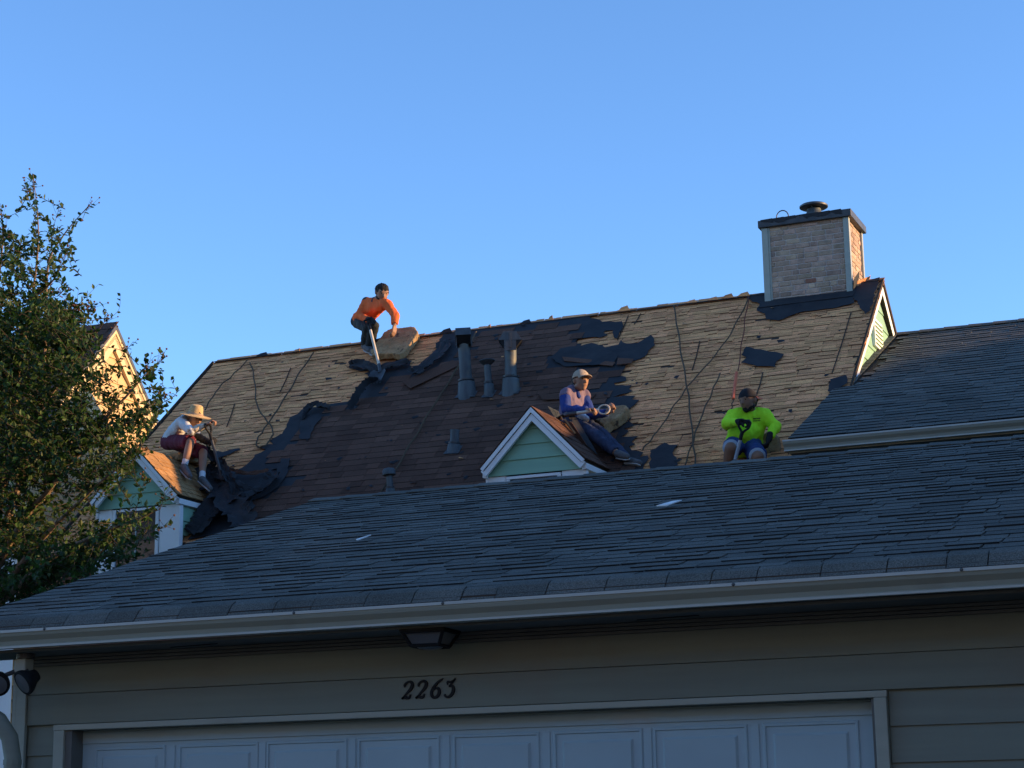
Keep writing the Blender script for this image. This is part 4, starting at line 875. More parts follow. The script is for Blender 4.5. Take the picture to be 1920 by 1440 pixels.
def skinned(name, bm, m, parent, voxel=.01, smooth=4, fold=0., fscale=14., seed=0):
    "fuse the pieces into one closed surface"
    vs = [v for v in bm.verts if not v.link_faces]; bmesh.ops.delete(bm, geom=vs, context='VERTS')
    me = bpy.data.meshes.new(name); bm.to_mesh(me); bm.free()
    o = bpy.data.objects.new(name, me); COL.objects.link(o)
    r = o.modifiers.new('r', 'REMESH'); r.mode = 'VOXEL'; r.voxel_size = voxel
    s = o.modifiers.new('s', 'SMOOTH'); s.iterations = smooth; s.factor = .5
    dg = bpy.context.evaluated_depsgraph_get(); dg.update(); m2 = bpy.data.meshes.new_from_object(o.evaluated_get(dg))
    bpy.data.objects.remove(o); bpy.data.meshes.remove(me); m2.name = name
    if fold:
        n_ = [v.normal.copy() for v in m2.vertices]
        for v, nn in zip(m2.vertices, n_):
            q = v.co; f_ = noise.noise(Vector((q.x*fscale, q.y*fscale, q.z*fscale*.55+seed)))+.5*noise.noise(Vector((q.x*fscale*2.1+9, q.y*fscale*2.1, (q.z+q.x*.6)*fscale*1.2+seed)))
            v.co = q+nn*fold*f_
    m2.polygons.foreach_set('use_smooth', [True]*len(m2.polygons)); m2.update()
    m2.materials.clear(); m2.materials.append(M[m])
    return link(name, m2, None, parent)
def hand_parts(bm, W, d, n, side=1, curl=.8, k=1., g=0.):
    "palm, four unequal jointed fingers and a thumb; d towards the fingers, n the way the palm faces"
    d = d.normalized(); n = (n-d*n.dot(d)).normalized(); t = d.cross(n)*side
    hull(bm, (W+t*.018*k, .017+g), (W-t*.018*k, .017+g), (W+d*.082*k+t*.03*k, .0125+g), (W+d*.076*k-t*.032*k, .0115+g))
    for i, ln in enumerate((.92, 1.04, .97, .78)):
        p = W+d*(.084-.004*abs(i-1))*k+t*(.03-i*.0205)*k; a = 0; q = d
        seg = [(p, .0098+g)]
        for s_, l in enumerate((.040, .027, .020)):
            a += curl*(62, 78, 50)[s_]*math.pi/180; q = d*math.cos(a)+n*math.sin(a); p = p+q*l*ln*k; seg.append((p, (.0090, .0082, .0072)[s_]+g))
        chain(bm, *seg)
    b = W+d*.022*k+t*.026*k; e1 = (t*.75+d*.6+n*.35).normalized(); e2 = (t*.15+d*.75+n*(.4+.5*curl)).normalized()
    chain(bm, (b, .015+g), (b+e1*.038*k, .0115+g), (b+e1*.038*k+e2*.030*k, .0088+g))
def V(*a): return Vector(a)
class Person:
    def __init__(s, label, base, j, face, up, skin):
        s.j = {k: Vector(v) for k, v in j.items()}; s.f = Vector(face).normalized(); u = Vector(up); s.u = (u-s.f*u.dot(s.f)).normalized(); s.s = s.f.cross(s.u)   # s.s: his right
        s.root = thing('person', label, 'person', base, 'roofers working on the roof'); s.bm = bmesh.new(); s.skin = skin; s.eyes = []
        s.side = (s.j['shL']-s.j['shR']).normalized()
    def head(s, k=1., beard=False):
        h, f, u, r = s.j['head'], s.f, s.u, s.s; bm = s.bm
        hull(bm, (h-f*.022*k+u*.022*k, .083*k), (h+f*.022*k+u*.018*k, .076*k), (h+f*.03*k-u*.02*k, .066*k))
        hull(bm, (h+f*.028*k-u*.02*k, .064*k), (h+f*.050*k-u*.088*k, .027*k), (h+r*.038*k+f*.005*k-u*.055*k, .034*k), (h-r*.038*k+f*.005*k-u*.055*k, .034*k))
        hull(bm, (h+f*.086*k+u*.016*k, .008*k), (h+f*.106*k-u*.024*k, .0125*k), (h+f*.082*k-u*.026*k+r*.011, .009*k), (h+f*.082*k-u*.026*k-r*.011, .009*k))
        hull(bm, (h+f*.081*k+u*.030*k+r*.034*k, .011*k), (h+f*.085*k+u*.030*k-r*.034*k, .011*k))
        hull(bm, (h+f*.080*k-u*.050*k+r*.016*k, .010*k), (h+f*.080*k-u*.050*k-r*.016*k, .010*k), (h+f*.076*k-u*.064*k, .010*k))
        for q in (1, -1): hull(bm, (h+r*q*.083*k-f*.008*k+u*.012*k, .012*k), (h+r*q*.083*k-f*.004*k-u*.024*k, .009*k), (h+r*q*.090*k-f*.020*k+u*.006*k, .008*k))
        chain(bm, (h-u*.05*k-f*.018*k, .055*k), (s.j['neck'], .058))
    def core(s, w=1., belly=0.):
        j, bm = s.j, s.bm; up = (j['neck']-j['hip']).normalized(); sd = s.side
        hs = (j.get('hipL', j['hip']+sd*.09)-j.get('hipR', j['hip']-sd*.09)).normalized()
        hull(bm, (j['shL']-sd*.02, .05*w), (j['shR']+sd*.02, .05*w), (j['neck'], .055), (j['neck']-up*.20+sd*.07, .088*w), (j['neck']-up*.20-sd*.07, .088*w))
        hull(bm, (j['neck']-up*.20+sd*.07, .088*w), (j['neck']-up*.20-sd*.07, .088*w), (j['hip']+hs*.075, .09*w), (j['hip']-hs*.075, .09*w))
        for q in 'LR':
            hp = j['hip']+hs*(.085 if q == 'L' else -.085)
            chain(bm, (j['sh'+q], .050*w), (j['el'+q], .039*w), (j['wr'+q], .027*w))
            chain(bm, (hp, .083*w), (j['kn'+q], .056*w), (j['kn'+q].lerp(j['an'+q], .35), .054*w), (j['an'+q], .037*w))
        s.hs = hs; s.up = up
    def feet(s, toeR, toeL, m='shoe_grey', boot=.0):
        for q, t in (('R', toeR), ('L', toeL)):
            a = s.j['an'+q]; t = Vector(t); bm = bmesh.new(); d = (t-a); n_ = d.normalized(); dn = (a-s.j['kn'+q]).normalized()
            heel = a+dn*.055-n_*.035
            hull(bm, (a+dn*.02, .046), (heel, .036), (t, .034), (a.lerp(t, .55)+dn*.015, .043))
            if boot: hull(bm, (a+dn*.02, .048), (a-dn*boot, .050))
            o = skinned('shoe', bm, m, s.root, .009, 3)
            bm = bmesh.new(); sd = n_.cross(dn).normalized(); ln = dn-n_*dn.dot(n_); ln.normalize()
            vs = []
            hull(bm, (heel+ln*.034, .010), (heel+ln*.034+sd*.026, .009), (heel+ln*.034-sd*.026, .009), (t+ln*.030+sd*.030, .009), (t+ln*.030-sd*.030, .009), (t+n_*.03+ln*.024, .009))
            skinned('sole', bm, 'sole', o, .007, 2)
    def hand(s, q, d, n, curl=.8, glove=None):
        sd = 1 if q == 'L' else -1
        hand_parts(s.bm, s.j['wr'+q]+d.normalized()*.02, d, n, sd, curl)
        if glove:
            bm = bmesh.new(); W = s.j['wr'+q]; hand_parts(bm, W+d.normalized()*.02, d, n, sd, curl, 1.02, .0035)
            hull(bm, (W-d.normalized()*.02, .036), (W+d.normalized()*.04, .034)); skinned('glove', bm, glove, s.root, .0065, 2)
    def finish(s):
        s.body = skinned('body', s.bm, s.skin, s.root, .0075, 3)
        h, f, u, r = s.j['head'], s.f, s.u, s.s
        for q in (1, -1):
            MB().lathe([(0, -.008), (.008, -.005), (.010, 0), (.008, .005), (0, .008)], Matrix.Translation(h+f*.083+u*.012+r*q*.032), 8).build('eye', 'eye_dark', s.root, smooth=True)
            MB().tube([h+f*.086+u*.028+r*q*.016, h+f*.086+u*.031+r*q*.034, h+f*.074+u*.027+r*q*.054], .0055, 5).build('eyebrow', 'hair', s.root)
        MB().tube([h+f*.078-u*.056+r*.022, h+f*.089-u*.055, h+f*.078-u*.056-r*.022], .0045, 5).build('mouth', 'lip', s.root)
    def shirt(s, m, sleeve=1., hem=.0, belly=None, w=1., name='shirt', arms='LR', fold=.010, ex=.0):
        j = s.j; bm = bmesh.new(); sd, up, hs = s.side, s.up, s.hs
        hull(bm, (j['shL']-sd*.015, .062*w+ex), (j['shR']+sd*.015, .062*w+ex), (j['neck']-up*.01, .060+ex), (j['neck']-up*.20+sd*.07, .102*w+ex), (j['neck']-up*.20-sd*.07, .102*w+ex))
        lo = j['hip']+up*hem
        hull(bm, (j['neck']-up*.20+sd*.07, .102*w+ex), (j['neck']-up*.20-sd*.07, .102*w+ex), (lo+hs*.07, .108*w+ex), (lo-hs*.07, .108*w+ex))
        if belly: hull(bm, (j['neck']-up*.18, .1*w), (lo+up*.13+Vector(belly[0]), belly[1]), (lo, .11*w), (lo+up*.15+hs*.06, .12*w), (lo+up*.15-hs*.06, .12*w))
        for q in arms:
            a, e, w_ = j['sh'+q], j['el'+q], j['wr'+q]
            if sleeve >= 1: hull(bm, (a, .062*w+ex), (e, .050+ex)); disc_end(bm, e, .050+ex, e.lerp(w_, .97 if sleeve == 1 else sleeve-1), .038+ex)
            else: disc_end(bm, a, .064*w+ex, a.lerp(e, sleeve), .062+ex)
        return skinned(name, bm, m, s.root, .0105, 4, fold, seed=len(s.root.name)*3.3)
    def trousers(s, m, short=None, name='trousers', fold=.008, w=1., rise=.04):
        j = s.j; bm = bmesh.new(); hs = s.hs
        hull(bm, (j['hip']+hs*.07+s.up*rise, .100*w), (j['hip']-hs*.07+s.up*rise, .100*w), (j['hip']+hs*.085, .102*w), (j['hip']-hs*.085, .102*w))
        for q, sg in (('L', 1), ('R', -1)):
            hp = j['hip']+hs*.085*sg
            if short is None:
                hull(bm, (hp, .099*w), (j['kn'+q], .070*w)); disc_end(bm, j['kn'+q], .070*w, j['an'+q].lerp(j['kn'+q], .06), .058*w)
            else: disc_end(bm, hp, .100*w, hp.lerp(j['kn'+q], short), .088*w)
        return skinned(name, bm, m, s.root, .0105, 3, fold, seed=4.4)
    def hair(s, k=1.0, low=.0):
        h, f, u, r = s.j['head'], s.f, s.u, s.s; bm = bmesh.new()
        hull(bm, (h-f*.030+u*.030, .088*k), (h+f*.018+u*.052, .070*k), (h-f*.05-u*.02-u*low, .058*k))
        skinned('hair', bm, 'hair', s.root, .009, 2, .010, 40)
    def beard(s):
        h, f, u, r = s.j['head'], s.f, s.u, s.s; bm = bmesh.new()
        hull(bm, (h+f*.052-u*.092, .031), (h+r*.044+f*.004-u*.056, .034), (h-r*.044+f*.004-u*.056, .034), (h+f*.06-u*.075, .028))
        skinned('beard', bm, 'hair', s.root, .008, 2, .004, 60)
def frame(o, z, x):
    z = Vector(z).normalized(); x = Vector(x); x = (x-z*x.dot(z)).normalized(); y = z.cross(x)
    return Matrix(((x.x, y.x, z.x, o.x), (x.y, y.y, z.y, o.y), (x.z, y.z, z.z, o.z), (0, 0, 0, 1)))
def cap_(p, m, bill_dir, m_bill=None, tilt=0.):
    h, f, u = p.j['head'], p.f, p.u; b = Vector(bill_dir); b = (b-u*b.dot(u)).normalized(); W = frame(h+u*.044, u-b*tilt, b)
    c_ = MB().lathe([(.0, .090), (.03, .087), (.06, .070), (.083, .042), (.096, .006), (.098, -.012), (.094, -.014), (.09, .0), (.0, .06)][::-1], W, 24).build('cap', m, p.root, smooth=True)
    top = []; n = 9
    for i in range(n):
        a = -1.0+2.0*i/(n-1); top.append((math.cos(a)*.095, math.sin(a)*.092, -.004))
    out = [(.095+.075*math.cos(a_*1.45)**.8 if abs(a_) < .99 else .075, math.sin(a_*1.0)*.088, -.016-.012*abs(a_)) for a_ in [-1.0+2.0*i/(n-1) for i in range(n)]]
    vs = [W @ Vector(q) for q in top]+[W @ Vector(q) for q in out]; vs += [v-u*.006 for v in vs]
    fs = []
    for i in range(n-1): fs += [(i, i+1, n+i+1, n+i), (2*n+i, 3*n+i, 3*n+i+1, 2*n+i+1), (n+i, n+i+1, 3*n+i+1, 3*n+i)]
    fs += [(0, n, 3*n, 2*n), (n-1, 2*n+n-1, 3*n+n-1, n+n-1)]
    MB().add(vs, fs).build('bill', m_bill or m, c_, smooth=True)
    MB().lathe([(0, .094), (.008, .092), (.009, .088), (0, .086)][::-1], W, 10).build('button', m, c_)
    return c_
def shovel(label, top, tip, handle_m, grip_m, gripx, blade_dir, blade_up, dgrip=True, L_blade=.28, ring=False):
    top, tip = Vector(top), Vector(tip); ax = (tip-top).normalized(); t = thing('shovel', label, 'shovel', tip, 'roofing shovels in the hands of the workers')
    gx_ = Vector(gripx); gx_ = (gx_-ax*gx_.dot(ax)).normalized()
    if dgrip:
        c_ = [top+ax*.13, top+ax*.10+gx_*.02, top+ax*.06+gx_*.052, top+ax*.01+gx_*.056, top+ax*.0+gx_*.045, top-gx_*.045, top+ax*.01-gx_*.056, top+ax*.06-gx_*.052, top+ax*.10-gx_*.02, top+ax*.13]
        if ring: c_ = [top+ax*(.055-.062*math.cos(i*.5236))+gx_*.055*math.sin(i*.5236) for i in range(13)]
        MB().tube(curve(c_, 3), .0095 if ring else .0125, 8).build('grip', grip_m, t, smooth=True)
        MB().tube([top+ax*.115, top+ax*.20], [.02, .019], 10).build('ferrule', grip_m, t, smooth=True)
    MB().tube([top+ax*.12, tip], [.0185, .0185], 10).build('shaft', handle_m, t, smooth=True)
    bd = Vector(blade_dir).normalized(); bu = Vector(blade_up); bu = (bu-bd*bu.dot(bd)).normalized(); sx = bd.cross(bu)
    MB().tube([tip-ax*.10, tip, tip+bd*.06], [.023, .023, .016], 10).build('socket', 'steel', t, smooth=True)
    vs = []; K = 7
    for i, (dd, ww_) in enumerate(((.02, .075), (.07, .105), (L_blade, .105))):
        for k in range(K):
            a = -1+2*k/(K-1); vs.append(tip+bd*dd+sx*a*ww_+bu*(.03*a*a))
    m_ = len(vs); vs += [v-bu*.004 for v in vs]; fs = []
    for i in range(2):
        for k in range(K-1):
            q = (i*K+k, i*K+k+1, i*K+K+k+1, i*K+K+k); fs += [q, tuple(m_+x for x in reversed(q))]
    for k in range(K-1):
        a = 2*K+k; fs.append((a, a+1, m_+a+1, m_+a)); fs.append((k+1, k, m_+k, m_+k+1))
    for k in (0, K-1):
        for i in range(2): fs.append((i*K+k, i*K+K+k, m_+i*K+K+k, m_+i*K+k))
    MB().add(vs, fs).build('blade', 'steel', t)
    for k in range(-2, 3):
        MB().prism([tip+bd*L_blade+sx*(k*.04-.015), tip+bd*L_blade+sx*(k*.04+.015), tip+bd*(L_blade+.03)+sx*k*.04], bu*.005).build('tooth', 'steel', t)
    return t
def cushion(label, sl_pts, n, th, seed):
    "worn foam pad: outline in 3-D, thickness along n, bitten edges"
    rn_ = random.Random(seed); n = Vector(n); pts = []
    P_ = [Vector(q) for q in sl_pts]
    for i in range(len(P_)):
        a, b = P_[i], P_[(i+1) % len(P_)]
        k = max(2, int((b-a).length/.05))
        for q in range(k): pts.append(a.lerp(b, q/k)+Vector((rn_.uniform(-1, 1), rn_.uniform(-1, 1), rn_.uniform(-1, 1)))*.010)
    bm = bmesh.new(); vs = [bm.verts.new(p) for p in pts]; f_ = bm.faces.new(vs)
    r_ = bmesh.ops.extrude_face_region(bm, geom=[f_])
    for v in r_['geom']:
        if isinstance(v, bmesh.types.BMVert): v.co += n*th
    me = bpy.data.meshes.new('t'); bmesh.ops.triangulate(bm, faces=list(bm.faces)); bmesh.ops.recalc_face_normals(bm, faces=bm.faces)
    o = skinned('foam_cushion', bm, 'foam', None, .011, 1, .007, 26, seed)
    return tag(o, label, 'cushion', 'foam cushions the roofers sit and kneel on')

UP = V(0, 0, 1); mz = lambda y: zs(y)
DR = lambda x, y, cx, apz: apz-(abs(x-cx))*math.tan(rad(46))    # height of a dormer roof at x

# --- cushions
q = [MR.at(699, 668, .03), MR.at(716, 643, .03), MR.at(735, 622, .03), MR.at(757, 625, .03), MR.at(781, 622, .03), MR.at(788, 636, .03), MR.at(775, 652, .03), MR.at(764, 668, .03), MR.at(752, 676, .03), MR.at(738, 673, .03), MR.at(702, 676, .03)]
q = [MR.P(p.x, max((p-MR.O).dot(MR.d), -.12), .03) for p in q]
cushion('chewed tan foam cushion lying under the ridge beside the worker in orange', q, MR.n, .085, 1)
q = [MR.at(1108, 790, .03), MR.at(1140, 783, .03), MR.at(1175, 776, .03), MR.at(1184, 782, .03), MR.at(1160, 803, .03), MR.at(1137, 818, .03), MR.at(1122, 806, .03)]
cushion('tan foam cushion on the roof behind the legs of the worker in blue', q, MR.n, .13, 2)
q = [V(-12.80, 19.05, 5.86), V(-12.28, 19.0, 5.88), V(-12.20, 19.45, 5.90), V(-12.38, 19.85, 6.02), V(-12.85, 19.75, 6.05)]
cushion('flat olive foam pad under the worker in the straw hat on the dormer ridge', q, (0, -.1, 1), .09, 3)
q = [J(1424, 880, 19.0), J(1462, 880, 19.0), J(1463, 850, 19.05), J(1458, 822, 19.1), J(1440, 808, 19.12), J(1426, 816, 19.1), J(1420, 850, 19.05)]
cushion('upright brown foam cushion leaning beside the worker in neon green', q, (0, .9, .15), .12, 4)

# --- the man in the straw hat
p = Person('worker in straw hat, white shirt and maroon shorts seated on the left dormer', (-12.4, 19.3, 5.9),
    dict(hip=J(319, 828, 19.40), neck=J(350, 785, 19.22), head=J(366, 783, 19.13), shR=J(340, 791, 19.06), shL=J(356, 787, 19.40), elR=J(358, 808, 18.92), wrR=J(386, 797.5, 19.0),
         elL=J(370, 818, 19.36), wrL=J(391, 829, 19.14), knR=J(357, 829, 18.98), anR=J(346, 872, 18.90), knL=J(381, 849, 19.18), anL=J(379, 897, 18.94)), (.82, -.35, -.45), (0, 0, 1), 'skin_tan')
p.head(); p.core(.92); p.hand('R', V(.8, .1, .45), V(.3, .3, -.9), .9); p.hand('L', V(.95, -.2, -.2), V(.1, -.6, .3), .9, 'black_glove')
p.shirt('white_cloth', 1.05, .05, w=.95, fold=.014, ex=.003)
for q, m_, nm in (('R', 'cream_cloth', 'sleeve'), ('L', 'black_glove', 'sleeve')):
    bm = bmesh.new(); disc_end(bm, p.j['el'+q], .049, p.j['el'+q].lerp(p.j['wr'+q], .95), .038); skinned(nm, bm, m_, p.root, .010, 3, .008, 20)
p.trousers('maroon_cloth', .97, 'shorts', .010, .98)
for q in 'RL':
    bm = bmesh.new(); chain(bm, (p.j['an'+q].lerp(p.j['kn'+q], .20), .041), (p.j['an'+q], .040)); skinned('sock', bm, 'white_cloth', p.root, .009, 2)
p.feet(J(356, 893, 18.72), J(394, 916, 18.80))
h = p.j['head']; bm = bmesh.new()
hull(bm, (h-V(.12, -.02, .24), .05), (h-V(.02, .02, .30), .05), (h-V(-.02, .1, .28), .03)); skinned('waist_cloth', bm, 'cream_cloth', p.root, .011, 2, .014, 30)
bm = bmesh.new(); hull(bm, (J(326, 826, 19.2), .035), (J(334, 822, 19.15), .03)); skinned('belt_pouch', bm, 'red_cloth', p.root, .01, 2, .006, 30)
p.finish(); p.hair(.88)
W = frame(h+p.u*.040+V(-.01, 0, .0), V(.30, -.15, .94), V(1, 0, 0)) @ Matrix.Scale(.88, 4)
hat = MB().lathe([(.0, .135), (.055, .133), (.078, .120), (.090, .080), (.098, .02), (.102, .0), (.14, -.012), (.18, -.022), (.215, -.020), (.218, -.014), (.18, -.014), (.13, -.004), (.112, .004)][::-1]+[(.10, .03), (.09, .09), (0, .12)][::-1][:0], W, 32).build('straw_hat', 'straw', p.root, smooth=True)
MB().lathe([(.097, .003), (.1045, .004), (.101, .030), (.094, .030)], W, 32).build('hat_band', 'cap_tan', hat)
p.finish_hat = hat
shovel('tear off shovel with dark shaft held by the worker in the straw hat', J(389, 796, 19.02), MR.at(419, 905, .16), 'dark_metal', 'black_iron', (0, 1, .2), V(.2, .25, -.9), V(.6, -.7, .3))

# --- the man in orange
p = Person('worker in orange shirt crouching on the roof ridge against the sky', (-11.2, 21.9, 7.8),
    dict(hip=J(678, 603, 22.02), neck=J(705, 565, 21.74), head=J(716.5, 549, 21.66), shR=J(686, 567, 21.86), shL=J(725, 569, 21.62), elR=J(674, 592, 21.72), wrR=J(691, 599, 21.52),
         elL=J(741, 592, 21.55), wrL=J(740, 609, 21.50), knR=J(690, 615, 21.70), anR=J(684, 646, 21.90), knL=J(701, 611, 21.66), anL=J(693, 650, 21.84)), (.62, -.62, -.48), (0, 0, 1), 'skin_tan')
p.head(); p.core(.98); p.hand('R', V(.6, -.4, -.3), V(.2, .5, -.6), .95, 'black_glove'); p.hand('L', V(-.05, -.1, -1), V(-.9, .2, .0), .45)
p.shirt('orange_cloth', 1, .03, w=1.0, fold=.014, ex=.004); p.trousers('dark_cloth', None, fold=.012, w=1.02)
p.feet(MR.at(692, 657, .05), MR.at(702, 663, .05))
bm = bmesh.new(); hull(bm, (p.j['neck']-p.up*.0, .068), (p.j['neck']-p.up*.02+p.f*.03, .062)); hull(bm, (p.j['shR']+p.up*.02, .066), (p.j['shR']-p.up*.03+p.side*.02, .064)); skinned('collar', bm, 'dark_cloth', p.root, .01, 2)
p.finish(); p.hair(1.06); p.beard()
shovel('tear off shovel with pale shaft held by the worker in orange', p.j['wrR']+V(.03, -.08, -.02), MR.at(713, 694, .10), 'pale_handle', 'black_iron', (1, 0, 0), V(.05, -.65, -.7), MR.n)

# --- the man in blue
p = Person('worker in tan cap sitting on the middle dormer with shovel on lap', (-7.5, 19.5, 5.9),
    dict(hip=J(1075, 789, 19.52), neck=J(1077, 731, 19.50), head=J(1089, 715, 19.45), shR=J(1060, 739, 19.36), shL=J(1093, 741, 19.62), elR=J(1060, 768, 19.26), wrR=J(1101, 769, 19.12),
         elL=J(1109, 778, 19.52), wrL=J(1139, 774, 19.26), knR=J(1116, 816, 19.10), anR=J(1156, 849, 19.00), knL=J(1127, 812, 19.36), anL=J(1176, 862, 19.06)), (.80, -.60, -.02), (0, 0, 1), 'skin_tan')
p.head(); p.core(1.0); p.hand('R', V(.95, -.2, -.1), V(0, -.2, -1), .85); p.hand('L', V(.7, -.2, .5), V(.1, -.9, .2), .9)
p.shirt('blue_cloth', 1, .02, fold=.014, ex=.004)
p.shirt('mauve_cloth', .2, .02, w=1.0, name='vest', fold=.014, ex=.012)
bm = bmesh.new(); hull(bm, (p.j['neck']+p.f*.03, .062), (p.j['neck']-p.up*.02, .066)); hull(bm, (p.j['neck']+V(.05, -.06, -.05), .03), (p.j['neck']+V(.07, -.05, -.09), .025)); skinned('neck_scarf', bm, 'blue_cloth', p.root, .010, 2, .008, 30)
p.trousers('denim', None, fold=.011)
bm = bmesh.new(); hull(bm, (p.j['hip']+p.hs*.08+p.up*.05, .108), (p.j['hip']-p.hs*.08+p.up*.05, .108)); skinned('belt', bm, 'black_glove', p.root, .011, 2, .006)
bm = bmesh.new(); hull(bm, (J(1089, 783, 19.3), .04), (J(1101, 786, 19.3), .03), (J(1095, 780, 19.3), .03)); skinned('waist_cloth', bm, 'white_cloth', p.root, .01, 2, .012, 30)
p.feet(J(1176, 856, 18.92), J(1199, 868, 18.98))
p.finish(); p.hair(1.0)
cap_(p, 'cap_tan', p.f, None, .1)
shovel('shovel with cream shaft and ring grip across the lap of the worker in blue', J(1142, 766.5, 19.16), J(1064, 777, 19.05), 'pale_handle', 'pale_handle', (0, .3, 1), V(-.93, .1, -.35), V(0, -.4, 1), ring=True)

# --- the man in neon green
p = Person('stout worker in neon green shirt and backwards cap sitting low on roof', (-5.4, 18.9, 5.2),
    dict(hip=J(1394, 835, 18.98), neck=J(1404, 771, 18.88), head=J(1403, 752, 18.80), shR=J(1375, 780, 18.78), shL=J(1434, 779, 18.98), elR=J(1362, 795, 18.62), wrR=J(1386, 791, 18.48),
         elL=J(1455, 800, 18.93), wrL=J(1443, 818, 18.80), knR=J(1370, 840, 18.50), anR=J(1363, 884, 18.62), knL=J(1421, 857, 18.50), anL=J(1404, 892, 18.68)), (-.38, -.90, -.12), (0, 0, 1), 'skin_deep')
p.head(1.03); p.core(1.12); p.hand('R', V(.9, -.3, -.1), V(.1, .3, -.9), .95, 'black_glove'); p.hand('L', V(-.2, -.3, -.9), V(-.6, -.1, .2), .6, 'black_glove')
sh = p.shirt('neon_cloth', 1, .0, belly=(V(.02, -.075, -.02), .125), w=1.14, fold=.014, ex=.006)
p.trousers('blue_shorts', .92, 'shorts', .010, 1.08)
for q, sg in (('L', 1), ('R', -1)):
    hp = p.j['hip']+p.hs*.085*sg; a = hp.lerp(p.j['kn'+q], .84); b = hp.lerp(p.j['kn'+q], .93); a = hp.lerp(p.j['kn'+q], .86); bm = bmesh.new(); disc_end(bm, a, .084, b, .090); skinned('shorts_hem', bm, 'pale_blue_cloth', p.root, .011, 2)
p.feet(J(1358, 893, 18.50), J(1412, 898, 18.52))
p.finish(); p.beard(); p.hair(.97)
cap_(p, 'cap_black', -p.f+V(.55, 0, 0), 'orange_tube', -.05)
bv = BVHTree.FromPolygons([v.co[:] for v in sh.data.vertices], [tuple(q.vertices) for q in sh.data.polygons])
rl = random.Random(3)
for row in range(2):
    x = 1412.
    while x < 1425:
        l = rl.choice([1.2, 1.8, 1.5]); d = Vector(ray(x+l/2, 785.2+row*4.0-(x-1412)*.05)); hit, nn, _, _ = bv.ray_cast(Vector(CAM), d)
        if hit:
            s_ = 1/182; W = frame(hit+nn*.001, nn, (1, 0, 0)); hh = 1.1*s_*(1.2 if row == 0 else .9)
            MB().box((-l*s_*.42, -hh, 0), (l*s_*.42, hh, .0015), W=W).build('chest_print', 'black_glove', p.root)
        x += l+.5
shovel('shovel with black ring grip and grey shaft held upright by the worker in neon green', J(1397, 789, 18.42), J(1374, 880, 18.45), 'grey_handle', 'black_iron', (1, .2, 0), V(-.1, -.5, -.8), V(0, -.9, .4))

# ================================================================ ropes, loose felt, scraps
def rope(label, pts, m='rope', r=.009, name='rope', w=.03):
    c_ = curve([MR.at(x, y, w+.012*(i % 2)) for i, (x, y) in enumerate(pts)], 6)
    c_ = [q+MR.n*.006*math.sin(i*1.3)+MR.u*.006*math.sin(i*.9) for i, q in enumerate(c_)]
    o = MB().tube(c_, r, 6).build(name, m, None, smooth=True); return tag(o, label, 'rope')
rope('short dark rope hanging from the far left end of the ridge', [(463, 676), (440, 700), (415, 722), (398, 745), (384, 768)])
rope('long slanting rope on the left with its end curled into a loop', [(588, 661), (560, 702), (530, 753), (503, 793), (488, 815), (481, 828), (484, 838), (497, 835), (508, 822), (512, 808), (504, 793), (492, 778), (481, 757), (479, 730), (475, 700), (469, 680)], r=.010)
rope('tan rope slanting across the brown shingles past the tall vent pipe', [(893, 622), (868, 668), (848, 706), (815, 757), (775, 823), (742, 880), (712, 927)], w=.05, r=.010)
rope('dark sagging rope running down the middle of the bare wood on the right', [(1263, 573), (1270, 612), (1277, 660), (1286, 712), (1292, 752), (1298, 812), (1302, 850), (1306, 885)], r=.010)
rope('reddish rope slanting from beside the chimney to the lower left', [(1403, 560), (1380, 607), (1346, 660), (1300, 712), (1270, 752), (1244, 793), (1222, 822), (1205, 843)], 'rope', r=.008)
rope('thin red cord hanging straight down from beside the chimney', [(1404, 556), (1397, 600), (1390, 650), (1384, 694)], 'red_cord', r=.006)
rope('short dark rope lying left of the worker in neon green', [(1350, 700), (1338, 728), (1322, 765), (1308, 800), (1297, 835), (1284, 872)], r=.008)
c_ = curve([MR.at(1381, 699, .06), MR.at(1378, 722, .07), MR.at(1375, 748, .08)], 4)
o = MB().tube(c_, .018, 10).build('orange_tube', 'orange_tube', None, smooth=True); tag(o, 'bright orange tube standing behind the worker in neon green', 'tube')
rope('dark cord running from the orange tube down behind the green worker', [(1375, 748), (1373, 758), (1371, 770), (1368, 784)], 'rope', r=.007, name='cord', w=.07)
